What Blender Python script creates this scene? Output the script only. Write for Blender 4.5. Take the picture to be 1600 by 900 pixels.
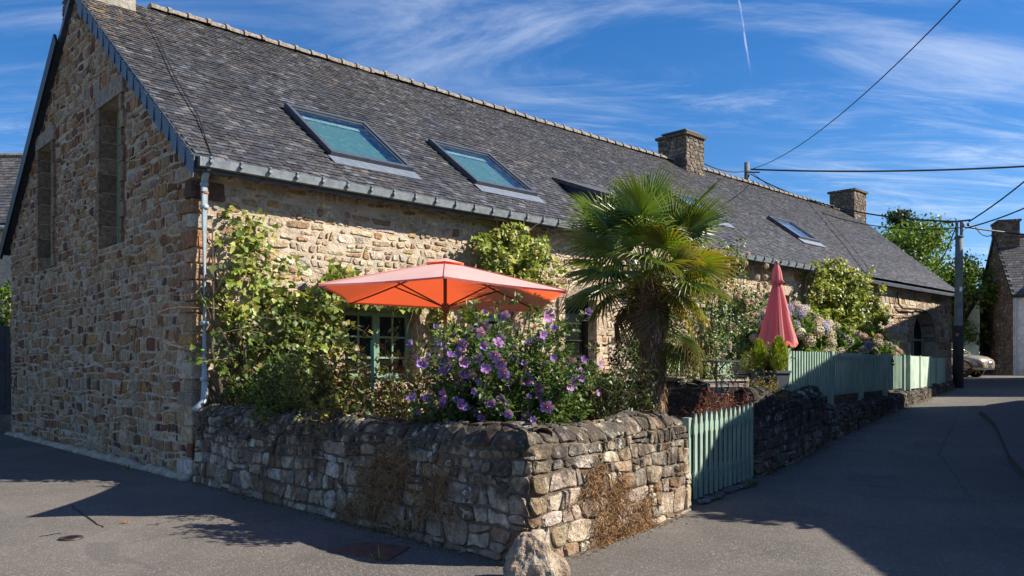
import bpy, bmesh, math, random
import numpy as np
from mathutils import Vector, Matrix, noise as mnoise
from mathutils.geometry import tessellate_polygon

# ------------------------------------------------------------------ clear
for o in list(bpy.data.objects): bpy.data.objects.remove(o)
scn = bpy.context.scene
COL = scn.collection
R = math.radians

# ------------------------------------------------------------------ camera
FPX = 1272.0; CAMZ = 1.6; HZ = 572.0
cd = bpy.data.cameras.new('camera'); cam = bpy.data.objects.new('camera', cd); COL.objects.link(cam)
cam.location = (0, 0, CAMZ); cam.rotation_euler = (R(90), 0, 0)
cd.sensor_width = 36; cd.lens = FPX/1600*36; cd.shift_y = (HZ-450)/1600
cd.clip_start = 0.1; cd.clip_end = 3000
scn.camera = cam

# ------------------------------------------------------------------ light
LDIR = Vector((-1.279, .056, -1.0)).normalized()
SUN_EL = math.asin(-LDIR.z)
sd = bpy.data.lights.new('sun', 'SUN'); sd.energy = 5.0; sd.angle = R(0.5); sd.color = (1.0, .91, .77)
so = bpy.data.objects.new('sun', sd); COL.objects.link(so); so.location = (30, 0, 30)
so.rotation_euler = LDIR.to_track_quat('-Z', 'Y').to_euler()
w = bpy.data.worlds.new('World'); scn.world = w; w.use_nodes = True
wn = w.node_tree.nodes; wl = w.node_tree.links
for n in list(wn): wn.remove(n)
def N_(t, **k):
    n = wn.new(t)
    for a, b in k.items(): setattr(n, a, b)
    return n
out = N_('ShaderNodeOutputWorld'); bg = N_('ShaderNodeBackground'); bg.inputs[1].default_value = 0.060
sky = N_('ShaderNodeTexSky'); sky.sky_type = 'NISHITA'; sky.sun_disc = False
sky.sun_elevation = SUN_EL; sky.sun_rotation = math.atan2(-LDIR.x, -LDIR.y)
sky.altitude = 200; sky.air_density = 1.0; sky.dust_density = 0.25; sky.ozone_density = 3.0
def wmath(op, a, b=None, c=None):
    n = N_('ShaderNodeMath', operation=op)
    for i, v in enumerate((a, b, c)):
        if v is None: continue
        if isinstance(v, (int, float)): n.inputs[i].default_value = v
        else: wl.new(v, n.inputs[i])
    return n.outputs[0]
tc = N_('ShaderNodeTexCoord'); sep = N_('ShaderNodeSeparateXYZ'); wl.new(tc.outputs['Generated'], sep.inputs[0])
zz = wmath('ADD', wmath('MAXIMUM', sep.outputs[2], 0.0), 0.16)
cmb = N_('ShaderNodeCombineXYZ')
wl.new(wmath('DIVIDE', sep.outputs[0], zz), cmb.inputs[0]); wl.new(wmath('DIVIDE', sep.outputs[1], zz), cmb.inputs[1])
mp = N_('ShaderNodeMapping'); mp.inputs['Rotation'].default_value = (0, 0, R(24)); mp.inputs['Scale'].default_value = (.55, 1.5, 1)
wl.new(cmb.outputs[0], mp.inputs[0])
n1 = N_('ShaderNodeTexNoise'); n1.inputs['Scale'].default_value = 1.5; n1.inputs['Detail'].default_value = 12; n1.inputs['Roughness'].default_value = .66; n1.inputs['Distortion'].default_value = .9
wl.new(mp.outputs[0], n1.inputs[0])
n2 = N_('ShaderNodeTexNoise'); n2.inputs['Scale'].default_value = .55; n2.inputs['Detail'].default_value = 3
wl.new(cmb.outputs[0], n2.inputs[0])
def wramp(v, lo, hi):
    n = N_('ShaderNodeMapRange'); n.interpolation_type = 'SMOOTHSTEP'
    n.inputs[1].default_value = lo; n.inputs[2].default_value = hi; wl.new(v, n.inputs[0]); return n.outputs[0]
cl = wmath('MULTIPLY', wramp(n1.outputs[0], .45, .80), wramp(n2.outputs[0], .33, .56))
n3 = N_('ShaderNodeTexNoise'); n3.inputs['Scale'].default_value = 4.2; n3.inputs['Detail'].default_value = 10; n3.inputs['Roughness'].default_value = .7; n3.inputs['Distortion'].default_value = 1.4
mp2 = N_('ShaderNodeMapping'); mp2.inputs['Rotation'].default_value = (0, 0, R(38)); mp2.inputs['Scale'].default_value = (.35, 1.3, 1); wl.new(cmb.outputs[0], mp2.inputs[0]); wl.new(mp2.outputs[0], n3.inputs[0])
n4 = N_('ShaderNodeTexNoise'); n4.inputs['Scale'].default_value = .9; n4.inputs['Detail'].default_value = 4; wl.new(mp2.outputs[0], n4.inputs[0])
cl = wmath('ADD', wmath('MULTIPLY', cl, .50), wmath('MULTIPLY', wmath('MULTIPLY', wramp(n3.outputs[0], .46, .76), wramp(n4.outputs[0], .42, .62)), .42))
# condensation trail of an aeroplane high up
r1 = Vector((352/FPX, 1, 590/FPX)).normalized(); r2 = Vector((376/FPX, 1, 440/FPX)).normalized()
nn = r1.cross(r2).normalized()
dt = N_('ShaderNodeVectorMath', operation='DOT_PRODUCT'); wl.new(tc.outputs['Generated'], dt.inputs[0]); dt.inputs[1].default_value = nn
wob = wmath('MULTIPLY', wmath('SUBTRACT', n1.outputs[0], .5), .006)
dist = wmath('ABSOLUTE', wmath('ADD', dt.outputs['Value'], wob))
line = wmath('SUBTRACT', 1.0, wramp(dist, .0002, .0015))
seg = wmath('MULTIPLY', wramp(sep.outputs[2], .315, .36), wmath('SUBTRACT', 1.0, wramp(sep.outputs[2], .55, .62)))
seg = wmath('MULTIPLY', seg, wramp(sep.outputs[1], 0.0, .3))
trail = wmath('MULTIPLY', wmath('MULTIPLY', wmath('MULTIPLY', line, seg), wramp(n3.outputs[0], .30, .58)), .42)
fac = wmath('MAXIMUM', cl, trail)
hs = N_('ShaderNodeHueSaturation'); hs.inputs['Saturation'].default_value = 1.32; hs.inputs['Value'].default_value = 1.0
wl.new(sky.outputs[0], hs.inputs['Color'])
mx = N_('ShaderNodeMix'); mx.data_type = 'RGBA'
tintn = N_('ShaderNodeMix'); tintn.data_type = 'RGBA'; tintn.blend_type = 'MULTIPLY'; tintn.inputs[0].default_value = 1; wl.new(hs.outputs[0], tintn.inputs[6]); tintn.inputs[7].default_value = (.86, .97, 1.15, 1)
wl.new(fac, mx.inputs[0]); wl.new(tintn.outputs[2], mx.inputs[6]); mx.inputs[7].default_value = (8.6, 9.2, 10.2, 1)
wl.new(mx.outputs[2], bg.inputs[0]); wl.new(bg.outputs[0], out.inputs[0])
vs = scn.view_settings; vs.view_transform = 'Standard'; vs.look = 'None'; vs.exposure = 1.08; vs.gamma = 1; vs.use_curve_mapping = False
scn.render.engine = 'CYCLES'

# ------------------------------------------------------------------ object helpers
WORLD = {}          # world origin of each object
def link(name, data, origin, parent=None):
    o = bpy.data.objects.new(name, data); COL.objects.link(o)
    origin = Vector(origin); WORLD[o.name] = origin
    if parent is not None:
        o.parent = parent; o.location = origin - WORLD[parent.name]
    else: o.location = origin
    return o
def tag(o, label=None, cat=None, group=None, kind=None):
    if label: o['label'] = label
    if cat: o['category'] = cat
    if group: o['group'] = group
    if kind: o['kind'] = kind
    return o
def thing(name, loc, label, cat, group=None):
    return tag(link(name, None, loc), label, cat, group)
def mesh(name, V, Fc, mats, tones=None, smooth=False, mi=None):
    me = bpy.data.meshes.new(name)
    me.from_pydata([tuple(v) for v in V], [], [tuple(f) for f in Fc])
    if not isinstance(mats, (list, tuple)): mats = [mats]
    for m in mats: me.materials.append(m)
    if mi is not None: me.polygons.foreach_set('material_index', np.array(mi, dtype=np.int32))
    if smooth: me.polygons.foreach_set('use_smooth', np.ones(len(me.polygons), dtype=bool))
    if tones is not None:
        a = me.attributes.new('tone', 'FLOAT_COLOR', 'POINT')
        t = np.ones((len(V), 4), dtype=np.float32); t[:, :3] = np.array(tones, dtype=np.float32)[:, :3]
        a.data.foreach_set('color', t.ravel())
    me.update(); return me
class MB:
    def __init__(s): s.V = []; s.F = []; s.T = []; s.M = []; s.cur = (1, 1, 1); s.mi = 0
    def add(s, V, Fc, tone=None, mi=None):
        b = len(s.V); s.V.extend([Vector(v) for v in V]); s.F.extend([tuple(i+b for i in f) for f in Fc])
        s.T.extend([tone or s.cur]*len(V)); s.M.extend([s.mi if mi is None else mi]*len(Fc))
    def box(s, c, size, rz=0, tone=None, mi=None, mat=None):
        x, y, z = [d/2 for d in size]
        V = [Vector((a, b, cc)) for cc in (-z, z) for b in (-y, y) for a in (-x, x)]
        M = mat if mat is not None else Matrix.Rotation(rz, 3, 'Z')
        V = [M @ v + Vector(c) for v in V]
        s.add(V, [(0, 2, 3, 1), (4, 5, 7, 6), (0, 1, 5, 4), (2, 6, 7, 3), (0, 4, 6, 2), (1, 3, 7, 5)], tone, mi)
    def hexa(s, P, tone=None, mi=None):     # 8 points, order as box
        s.add(P, [(0, 2, 3, 1), (4, 5, 7, 6), (0, 1, 5, 4), (2, 6, 7, 3), (0, 4, 6, 2), (1, 3, 7, 5)], tone, mi)
    def bar(s, p, q, wx, wz, up=(0, 0, 1), tone=None, mi=None):
        p = Vector(p); q = Vector(q); d = (q-p).normalized(); u = Vector(up)
        if abs(d.dot(u)) > .98: u = Vector((1, 0, 0))
        a = d.cross(u).normalized(); b = a.cross(d).normalized()
        P = [pp + a*sx*wx/2 + b*sz*wz/2 for sz in (-1, 1) for pp in (p, q) for sx in (-1, 1)]
        s.hexa(P, tone, mi)
    def tube(s, pts, rad, n=6, cap=True, tone=None, mi=None):
        pts = [Vector(p) for p in pts]; k = len(pts)
        if isinstance(rad, (int, float)): rad = [rad]*k
        V = []; F_ = []; ref = None
        for i, p in enumerate(pts):
            d = (pts[min(i+1, k-1)]-pts[max(i-1, 0)])
            d = d.normalized() if d.length > 1e-9 else Vector((0, 0, 1))
            if ref is None: ref = Vector((0, 0, 1)) if abs(d.z) < .9 else Vector((1, 0, 0))
            a = d.cross(ref)
            if a.length < 1e-6: a = d.cross(Vector((0, 1, .3)))
            a.normalize(); b = d.cross(a).normalized(); ref = -(a.cross(d)).normalized() if False else ref
            for j in range(n):
                t = 2*math.pi*j/n; V.append(p + (a*math.cos(t)+b*math.sin(t))*rad[i])
        for i in range(k-1):
            for j in range(n):
                F_.append((i*n+j, i*n+(j+1) % n, (i+1)*n+(j+1) % n, (i+1)*n+j))
        if cap: F_.append(tuple(range(n))[::-1]); F_.append(tuple((k-1)*n+j for j in range(n)))
        s.add(V, F_, tone, mi)
    def lathe(s, c, prof, n=16, tone=None, mi=None):
        c = Vector(c); V = []; F_ = []
        for r, z in prof:
            for j in range(n):
                t = 2*math.pi*j/n; V.append(c+Vector((r*math.cos(t), r*math.sin(t), z)))
        for i in range(len(prof)-1):
            for j in range(n): F_.append((i*n+j, i*n+(j+1) % n, (i+1)*n+(j+1) % n, (i+1)*n+j))
        F_.append(tuple(range(n))[::-1]); F_.append(tuple((len(prof)-1)*n+j for j in range(n)))
        s.add(V, F_, tone, mi)
    def build(s, name, mats, parent=None, origin=None, smooth=False, kind=None, tones=True):
        if origin is None:
            origin = WORLD[parent.name] if parent is not None else Vector((0, 0, 0))
        origin = Vector(origin)
        me = mesh(name, [v-origin for v in s.V], s.F, mats, s.T if tones else None, smooth, s.M)
        o = link(name, me, origin, parent)
        if kind: o['kind'] = kind
        return o
def centroid(V):
    c = Vector((0, 0, 0))
    for v in V: c += Vector(v)
    return c/len(V)
def P3(x, y, Y): return Vector(((x-800)/FPX*Y, Y, CAMZ+(HZ-y)/FPX*Y))

# terrain: level by the gable, rising along the street
_q = np.array([-400, 8.5, 11, 14.57, 18, 21.8, 28.2, 41, 60, 900.0]); _z = np.array([0, 0, .045, .29, .51, .70, .95, 1.12, 1.25, 1.3])
_qq = np.linspace(-20, 80, 401); _zz = np.interp(_qq, _q, _z); _zz = np.convolve(np.pad(_zz, 4, mode='edge'), np.ones(9)/9, 'valid')
def gz(x, y): return float(np.interp(.6*x+.8*y, _qq, _zz))

# ------------------------------------------------------------------ materials
def newmat(name):
    m = bpy.data.materials.new(name); m.use_nodes = True; t = m.node_tree
    b = t.nodes['Principled BSDF']; return m, t, b
class NT:
    def __init__(s, t): s.t = t; s.tc = None
    def n(s, ty, **k):
        n = s.t.nodes.new(ty)
        for a, b in k.items(): setattr(n, a, b)
        return n
    def l(s, a, b): s.t.links.new(a, b)
    def pos(s):
        if s.tc is None: s.tc = s.n('ShaderNodeNewGeometry').outputs['Position']
        return s.tc
    def noise(s, scale, detail=4, rough=.55, dist=0, vec=None, sc3=None):
        n = s.n('ShaderNodeTexNoise'); n.inputs['Scale'].default_value = scale; n.inputs['Detail'].default_value = detail
        n.inputs['Roughness'].default_value = rough; n.inputs['Distortion'].default_value = dist
        v = vec or s.pos()
        if sc3:
            m = s.n('ShaderNodeMapping'); m.inputs['Scale'].default_value = sc3; s.l(v, m.inputs[0]); v = m.outputs[0]
        s.l(v, n.inputs['Vector']); return n.outputs[0]
    def vor(s, scale, feature='F1', rnd=1):
        n = s.n('ShaderNodeTexVoronoi'); n.feature = feature; n.inputs['Scale'].default_value = scale; s.l(s.pos(), n.inputs['Vector']); return n
    def ramp(s, v, lo, hi, a=0, b=1):
        n = s.n('ShaderNodeMapRange'); n.interpolation_type = 'SMOOTHSTEP'
        for i, x in zip((1, 2, 3, 4), (lo, hi, a, b)): n.inputs[i].default_value = x
        s.l(v, n.inputs[0]); return n.outputs[0]
    def m(s, op, a, b=None):
        n = s.n('ShaderNodeMath', operation=op)
        for i, v in enumerate((a, b)):
            if v is None: continue
            if isinstance(v, (int, float)): n.inputs[i].default_value = v
            else: s.l(v, n.inputs[i])
        return n.outputs[0]
    def mix(s, f, a, b, bt='MIX'):
        n = s.n('ShaderNodeMix'); n.data_type = 'RGBA'; n.blend_type = bt
        for i, v in ((0, f), (6, a), (7, b)):
            if isinstance(v, (int, float)): n.inputs[i].default_value = v
            elif isinstance(v, tuple): n.inputs[i].default_value = (*v[:3], 1)
            else: s.l(v, n.inputs[i])
        return n.outputs[2]
    def attr(s, name='tone'):
        n = s.n('ShaderNodeAttribute'); n.attribute_name = name; return n.outputs['Color']
    def bump(s, h, strength, dist, bsdf, prev=None):
        n = s.n('ShaderNodeBump'); n.inputs['Strength'].default_value = strength; n.inputs['Distance'].default_value = dist
        s.l(h, n.inputs['Height'])
        if prev: s.l(prev, n.inputs['Normal'])
        s.l(n.outputs[0], bsdf.inputs['Normal']); return n.outputs[0]
def stone_mat(name, lichen=0.0, crust=0.0, gain=1.0, rust=0.0):
    m, t, b = newmat(name); k = NT(t)
    c = k.attr()
    v = k.ramp(k.noise(14, 6, .65), .25, .75, .55, 1.4)
    c = k.mix(1.0, c, v, 'MULTIPLY')
    hue = k.ramp(k.noise(6, 3), .45, .75)
    c = k.mix(k.m('MULTIPLY', hue, .35), c, (.26, .13, .055))
    if rust: c = k.mix(k.m('MULTIPLY', k.ramp(k.noise(1.6, 5, .7), .45, .62), rust), c, (.16, .072, .03))
    if crust:
        sp = k.n('ShaderNodeSeparateXYZ'); k.l(k.pos(), sp.inputs[0])
        hgt = k.m('ADD', k.m('MULTIPLY', sp.outputs[2], .30), k.noise(3.2, 8, .75))
        c = k.mix(k.m('MULTIPLY', k.ramp(hgt, .62, .82), crust), c, (.035, .033, .030))
    if lichen:
        l1 = k.ramp(k.noise(9, 7, .72, .4), .56, .61)
        l2 = k.ramp(k.noise(2.2, 3), .42, .62)
        c = k.mix(k.m('MULTIPLY', k.m('MULTIPLY', l1, l2), lichen), c, (.50, .49, .43))
        l3 = k.ramp(k.noise(11, 4, .6), .66, .70)
        c = k.mix(k.m('MULTIPLY', l3, lichen*.3), c, (.34, .26, .12))
    k.l(c, b.inputs['Base Color']); b.inputs['Roughness'].default_value = .92; b.inputs['Specular IOR Level'].default_value = .2
    h = k.m('ADD', k.m('MULTIPLY', k.noise(28, 8, .7), 1.0), k.m('MULTIPLY', k.noise(7, 5, .6), 1.8))
    k.bump(h, .9, .03, b); return m
M = {}
M['house_stone'] = stone_mat('house_stone_mat', lichen=.25)
M['wall_stone'] = stone_mat('garden_stone_mat', lichen=.95, crust=.85, rust=.45)
M['wall_stone2'] = stone_mat('street_stone_mat', lichen=.9, crust=.9, rust=.1)
M['chim_stone'] = stone_mat('chimney_stone_mat', lichen=.9, crust=.3)
def mortar_mat(name, col, dark=0.0):
    m, t, b = newmat(name); k = NT(t)
    c = k.mix(k.ramp(k.noise(3.5, 6, .7), .3, .7), tuple(x*.62 for x in col), col)
    c = k.mix(k.m('MULTIPLY', k.ramp(k.noise(30, 4, .7), .5, .7), .4), c, tuple(x*.5 for x in col))
    if dark: c = k.mix(k.m('MULTIPLY', k.ramp(k.noise(1.3, 4), .4, .6), dark), c, (.08, .07, .055))
    k.l(c, b.inputs['Base Color']); b.inputs['Roughness'].default_value = .95; b.inputs['Specular IOR Level'].default_value = .15
    h = k.m('ADD', k.noise(40, 8, .75), k.m('MULTIPLY', k.noise(8, 5, .6), 1.5))
    k.bump(h, 1.0, .03, b); return m
M['mortar'] = mortar_mat('mortar_mat', (.66, .555, .43), .10)
M['mortar_dark'] = mortar_mat('old_mortar_mat', (.24, .19, .145), .6)
M['render'] = mortar_mat('render_mat', (.50, .47, .40), .25)
M['cream'] = mortar_mat('cream_render_mat', (.62, .55, .42))
M['white'] = mortar_mat('white_render_mat', (.80, .80, .80))
def slate_mat():
    m, t, b = newmat('slate_mat'); k = NT(t)
    c = k.attr()
    c = k.mix(1.0, c, k.ramp(k.noise(9, 6, .65), .25, .75, .5, 1.5), 'MULTIPLY')
    # lichen: pale specks and ochre patches, growing in drifts
    spz = k.n('ShaderNodeSeparateXYZ'); k.l(k.pos(), spz.inputs[0])
    d = k.m('MAXIMUM', k.m('MULTIPLY', k.ramp(k.noise(.55, 3, .5), .42, .62), .8), k.m('MULTIPLY', k.ramp(spz.outputs[2], 6.8, 8.4), .9))
    c = k.mix(k.m('MULTIPLY', k.m('MULTIPLY', k.ramp(k.noise(15, 5, .7), .585, .64), d), .8), c, (.34, .32, .27))
    c = k.mix(k.m('MULTIPLY', k.m('MULTIPLY', k.ramp(k.noise(7, 6, .7), .53, .60), k.ramp(k.noise(.4, 3), .50, .62)), .4), c, (.16, .11, .055))
    sp = k.n('ShaderNodeSeparateXYZ'); k.l(k.pos(), sp.inputs[0])
    g = k.m('MULTIPLY', k.m('MULTIPLY', k.ramp(sp.outputs[0], -7.7, -6.2, 1, 0), k.ramp(sp.outputs[0], -12.8, -12.0)), k.ramp(sp.outputs[2], 6.3, 8.0))
    c = k.mix(k.m('MULTIPLY', k.m('MULTIPLY', k.ramp(k.noise(8, 5, .7), .56, .62), g), .8), c, (.42, .21, .03))
    k.l(c, b.inputs['Base Color']); b.inputs['Roughness'].default_value = .5; b.inputs['Specular IOR Level'].default_value = .4
    k.bump(k.m('ADD', k.noise(20, 8, .7), k.noise(60, 3)), .5, .012, b); return m
M['slate'] = slate_mat()
def painted(name, col):
    m, t, b = newmat(name); k = NT(t)
    c = k.mix(k.ramp(k.noise(2.2, 4), .3, .7), tuple(x*.86 for x in col), tuple(min(1, x*1.12) for x in col))
    c = k.mix(k.m('MULTIPLY', k.ramp(k.noise(6, 6, .7, .3, sc3=(3, 3, .35)), .50, .66), .55), c, tuple(x*.5 for x in col))
    c = k.mix(k.m('MULTIPLY', k.ramp(k.noise(26, 5, .7, 0, sc3=(1, 1, .5)), .64, .68), .8), c, (.30, .25, .19))
    k.l(c, b.inputs['Base Color']); b.inputs['Roughness'].default_value = .6; b.inputs['Specular IOR Level'].default_value = .3
    k.bump(k.noise(30, 5, .6, sc3=(1, 1, .15)), .5, .004, b); return m
def plain(name, col, rough=.5, metal=0, var=.15, scale=8, bump=.2, bd=.004, spec=.5, tone=False):
    m, t, b = newmat(name); k = NT(t)
    v = k.ramp(k.noise(scale, 5, .6), .3, .7, 1-var, 1+var)
    c = k.mix(1.0, k.attr() if tone else tuple(col), v, 'MULTIPLY')
    k.l(c, b.inputs['Base Color']); b.inputs['Roughness'].default_value = rough; b.inputs['Metallic'].default_value = metal
    b.inputs['Specular IOR Level'].default_value = spec
    if bump: k.bump(k.noise(scale*4, 5, .6), bump, bd, b)
    return m
M['verge'] = plain('verge_slate_mat', (.045, .06, .085), .45, var=.3)
M['zinc'] = plain('zinc_mat', (.30, .34, .37), .42, .55, var=.2)
M['zinc_d'] = plain('old_zinc_mat', (.13, .15, .16), .5, .5, var=.25)
M['pipe'] = plain('pipe_mat', (.30, .37, .42), .45, .3, var=.12)
M['lead'] = plain('lead_mat', (.17, .20, .25), .5, .4)
M['frame_dark'] = plain('skylight_frame_mat', (.07, .08, .10), .4, .2)
M['mint'] = painted('mint_paint_mat', (.26, .37, .30))
M['mint_pale'] = painted('pale_mint_paint_mat', (.40, .50, .42))
M['green_frame'] = plain('green_frame_mat', (.16, .27, .19), .5, var=.15, scale=14)
M['bluegrey'] = plain('bluegrey_paint_mat', (.22, .33, .38), .5)
M['iron'] = plain('iron_mat', (.02, .02, .02), .5, .4)
M['wood_dark'] = plain('dark_wood_mat', (.03, .03, .035), .8, var=.4, scale=5)
M['wood'] = plain('wood_mat', (.12, .08, .05), .8, var=.4, scale=9)
M['bark'] = plain('bark_mat', (.10, .075, .055), .9, var=.4, scale=12, bump=.8, bd=.02)
M['dry_twig'] = plain('dry_twig_mat', (.26, .15, .07), .9, var=.4)
M['palm_bark'] = plain('palm_bark_mat', (.19, .12, .075), .9, var=.5, scale=14, bump=1.0, bd=.03)
M['tar'] = plain('tar_mat', (.03, .029, .028), .75, var=.4)
M['twig'] = plain('twig_mat', (.16, .10, .065), .9, var=.3)
M['pole'] = plain('pole_mat', (.13, .15, .15), .85, var=.25, scale=5, bump=.5, bd=.01)
M['pole_lo'] = plain('pole_foot_mat', (.018, .018, .018), .9, var=.3)
M['cable'] = plain('cable_mat', (.015, .015, .017), .6, bump=0)
M['pot'] = plain('pot_mat', (.075, .085, .10), .6)
M['pot2'] = plain('stone_pot_mat', (.22, .21, .19), .8)
M['red_ridge'] = plain('red_ridge_mat', (.30, .10, .05), .8)
M['ridge'] = plain('ridge_tile_mat', (.20, .17, .14), .85, var=.5, scale=14, bump=.6, bd=.01)
M['granite'] = plain('granite_mat', (.36, .29, .21), .9, var=.35, scale=22, bump=.9, bd=.012)
M['stake'] = plain('green_stake_mat', (.01, .16, .11), .4)
M['rubber'] = plain('rubber_mat', (.015, .015, .015), .7)
M['alloy'] = plain('alloy_mat', (.45, .45, .46), .3, .8)
M['black'] = plain('black_plastic_mat', (.012, .012, .013), .5)
M['carpaint'] = plain('car_paint_mat', (.42, .37, .30), .25, .5, var=.04, bump=0)
M['rustplate'] = plain('rusty_plate_mat', (.10, .055, .04), .7, .2, var=.35, scale=12)
M['castiron'] = plain('cast_iron_mat', (.05, .04, .035), .6, .4, var=.3, scale=20)
M['boulder'] = stone_mat('boulder_mat', lichen=.7)
M['interior'] = plain('interior_mat', (.03, .03, .03), .9, bump=0)
M['paper'] = plain('notice_mat', (.7, .7, .7), .6, bump=0)
def glass_mat(name, col, rough=.06, spec=.8):
    m, t, b = newmat(name); k = NT(t)
    k.l(k.mix(k.ramp(k.noise(2.5, 2), .3, .7), col, tuple(x*1.3 for x in col)), b.inputs['Base Color'])
    b.inputs['Roughness'].default_value = rough; b.inputs['Specular IOR Level'].default_value = spec
    k.bump(k.noise(1.2, 2), .04, .05, b); return m
def clear_glass(name, tint, gl):
    m, t, b = newmat(name); k = NT(t); t.nodes.remove(b); o = t.nodes['Material Output']
    tr = k.n('ShaderNodeBsdfTransparent'); tr.inputs[0].default_value = (*tint, 1); g = k.n('ShaderNodeBsdfGlossy'); g.inputs['Roughness'].default_value = .03
    fr = k.n('ShaderNodeFresnel'); fr.inputs[0].default_value = 1.5; f = k.m('ADD', fr.outputs[0], gl)
    bp = k.n('ShaderNodeBump'); bp.inputs['Strength'].default_value = .08; bp.inputs['Distance'].default_value = .05; k.l(k.noise(1.6, 2), bp.inputs['Height']); k.l(bp.outputs[0], g.inputs['Normal'])
    df = k.n('ShaderNodeBsdfDiffuse'); df.inputs[0].default_value = (.35, .33, .3, 1); mm = k.n('ShaderNodeMixShader'); mm.inputs[0].default_value = 0
    k.l(k.m('MULTIPLY', k.ramp(k.noise(9, 6, .75), .5, .8), .22), mm.inputs[0]); mxs = k.n('ShaderNodeMixShader')
    k.l(f, mxs.inputs[0]); k.l(tr.outputs[0], mxs.inputs[1]); k.l(g.outputs[0], mxs.inputs[2]); k.l(mxs.outputs[0], mm.inputs[1]); k.l(df.outputs[0], mm.inputs[2]); k.l(mm.outputs[0], o.inputs[0]); return m
M['skyglass'] = clear_glass('skylight_glass_mat', (.60, .82, .82), .18)
M['skyglass2'] = clear_glass('pale_skylight_glass_mat', (.75, .85, .88), .3)
M['blind'] = plain('blind_mat', (.16, .24, .255), .8, var=.1, bump=.1)
M['blind2'] = plain('pale_blind_mat', (.32, .38, .42), .8, var=.1, bump=.1)
M['lamp_glass'] = glass_mat('headlight_mat', (.45, .55, .65), .1, .8)
M['winglass'] = glass_mat('window_glass_mat', (.008, .010, .010), .04, .5)
M['carglass'] = glass_mat('car_glass_mat', (.04, .06, .055), .05, 1.0)
def asphalt():
    m, t, b = newmat('asphalt_mat'); k = NT(t)
    c = k.mix(k.ramp(k.noise(.35, 6, .62), .32, .68), (.100, .091, .083), (.158, .143, .128))
    c = k.mix(k.m('MULTIPLY', k.ramp(k.noise(.9, 5, .7, .6, sc3=(1.6, .35, 1)), .52, .70), .45), c, (.075, .071, .069))
    vo = k.vor(120); c = k.mix(k.m('MULTIPLY', k.ramp(vo.outputs['Color'], .0, 1.0, .0, 1), .42), c, (.055, .052, .05))
    vo2 = k.vor(75); sp = k.n('ShaderNodeSeparateColor'); k.l(vo2.outputs['Color'], sp.inputs[0])
    c = k.mix(k.m('MULTIPLY', k.ramp(sp.outputs[1], .80, .88), .38), c, (.32, .29, .26))
    # old stains and mended patches with their own outline
    c = k.mix(k.m('MULTIPLY', k.ramp(k.noise(.55, 4, .6, 1.2), .60, .625), .35), c, (.07, .067, .068))
    c = k.mix(k.m('MULTIPLY', k.ramp(k.noise(2.6, 6, .75), .60, .74), .4), c, (.055, .05, .046))
    c = k.mix(k.m('MULTIPLY', k.ramp(k.noise(.28, 3, .5, 2.0), .50, .53), .22), c, (.085, .080, .076))
    k.l(c, b.inputs['Base Color']); b.inputs['Roughness'].default_value = .85; b.inputs['Specular IOR Level'].default_value = .25
    k.bump(k.m('ADD', k.m('MULTIPLY', vo.outputs['Distance'], 1.0), k.m('ADD', k.noise(45, 4), k.noise(3, 4))), .7, .007, b); return m
M['asphalt'] = asphalt()
M['paving'] = plain('paving_mat', (.085, .083, .082), .9, var=.25, scale=14, bump=.7, bd=.01)
M['terrain'] = plain('terrain_mat', (.07, .085, .035), .95, var=.3, scale=1.5)
M['soil'] = plain('soil_mat', (.12, .095, .065), .95, var=.4, scale=9, bump=.8, bd=.02)
M['flag'] = plain('terrace_mat', (.26, .23, .19), .9, var=.25, scale=6, bump=.5, bd=.01)
def leaf_mat(name, trans=.35, rough=.45, spec=.35):
    m, t, b = newmat(name); k = NT(t)
    c = k.attr(); k.l(c, b.inputs['Base Color']); b.inputs['Roughness'].default_value = rough; b.inputs['Specular IOR Level'].default_value = spec
    tr = k.n('ShaderNodeBsdfTranslucent'); k.l(k.mix(1.0, c, (1.3, 1.45, .55), 'MULTIPLY'), tr.inputs[0])
    mxs = k.n('ShaderNodeMixShader'); mxs.inputs[0].default_value = trans
    o = t.nodes['Material Output']; k.l(b.outputs[0], mxs.inputs[1]); k.l(tr.outputs[0], mxs.inputs[2]); k.l(mxs.outputs[0], o.inputs[0]); return m
M['leaf'] = leaf_mat('leaf_mat', .30)
M['palm'] = leaf_mat('palm_leaf_mat', .22, .36, .5)
M['petal'] = leaf_mat('petal_mat', .25, .6, .2)
M['dry'] = leaf_mat('dry_creeper_mat', .15, .9, .1)
def cloth(name, top, under):
    m, t, b = newmat(name); k = NT(t)
    c = k.mix(k.ramp(k.noise(3, 4), .3, .7), tuple(x*.93 for x in top), top)
    k.l(c, b.inputs['Base Color']); b.inputs['Roughness'].default_value = .9; b.inputs['Specular IOR Level'].default_value = .1
    tr = k.n('ShaderNodeBsdfTranslucent'); tr.inputs[0].default_value = (*under, 1)
    mxs = k.n('ShaderNodeMixShader'); mxs.inputs[0].default_value = .42
    o = t.nodes['Material Output']; k.l(b.outputs[0], mxs.inputs[1]); k.l(tr.outputs[0], mxs.inputs[2]); k.l(mxs.outputs[0], o.inputs[0])
    k.bump(k.noise(2.2, 3), .25, .03, b); return m
M['parasol'] = cloth('parasol_cloth_mat', (.80, .56, .53), (1.0, .13, .03))
M['parasol2'] = cloth('folded_parasol_cloth_mat', (.68, .31, .32), (.8, .2, .17))
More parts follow.
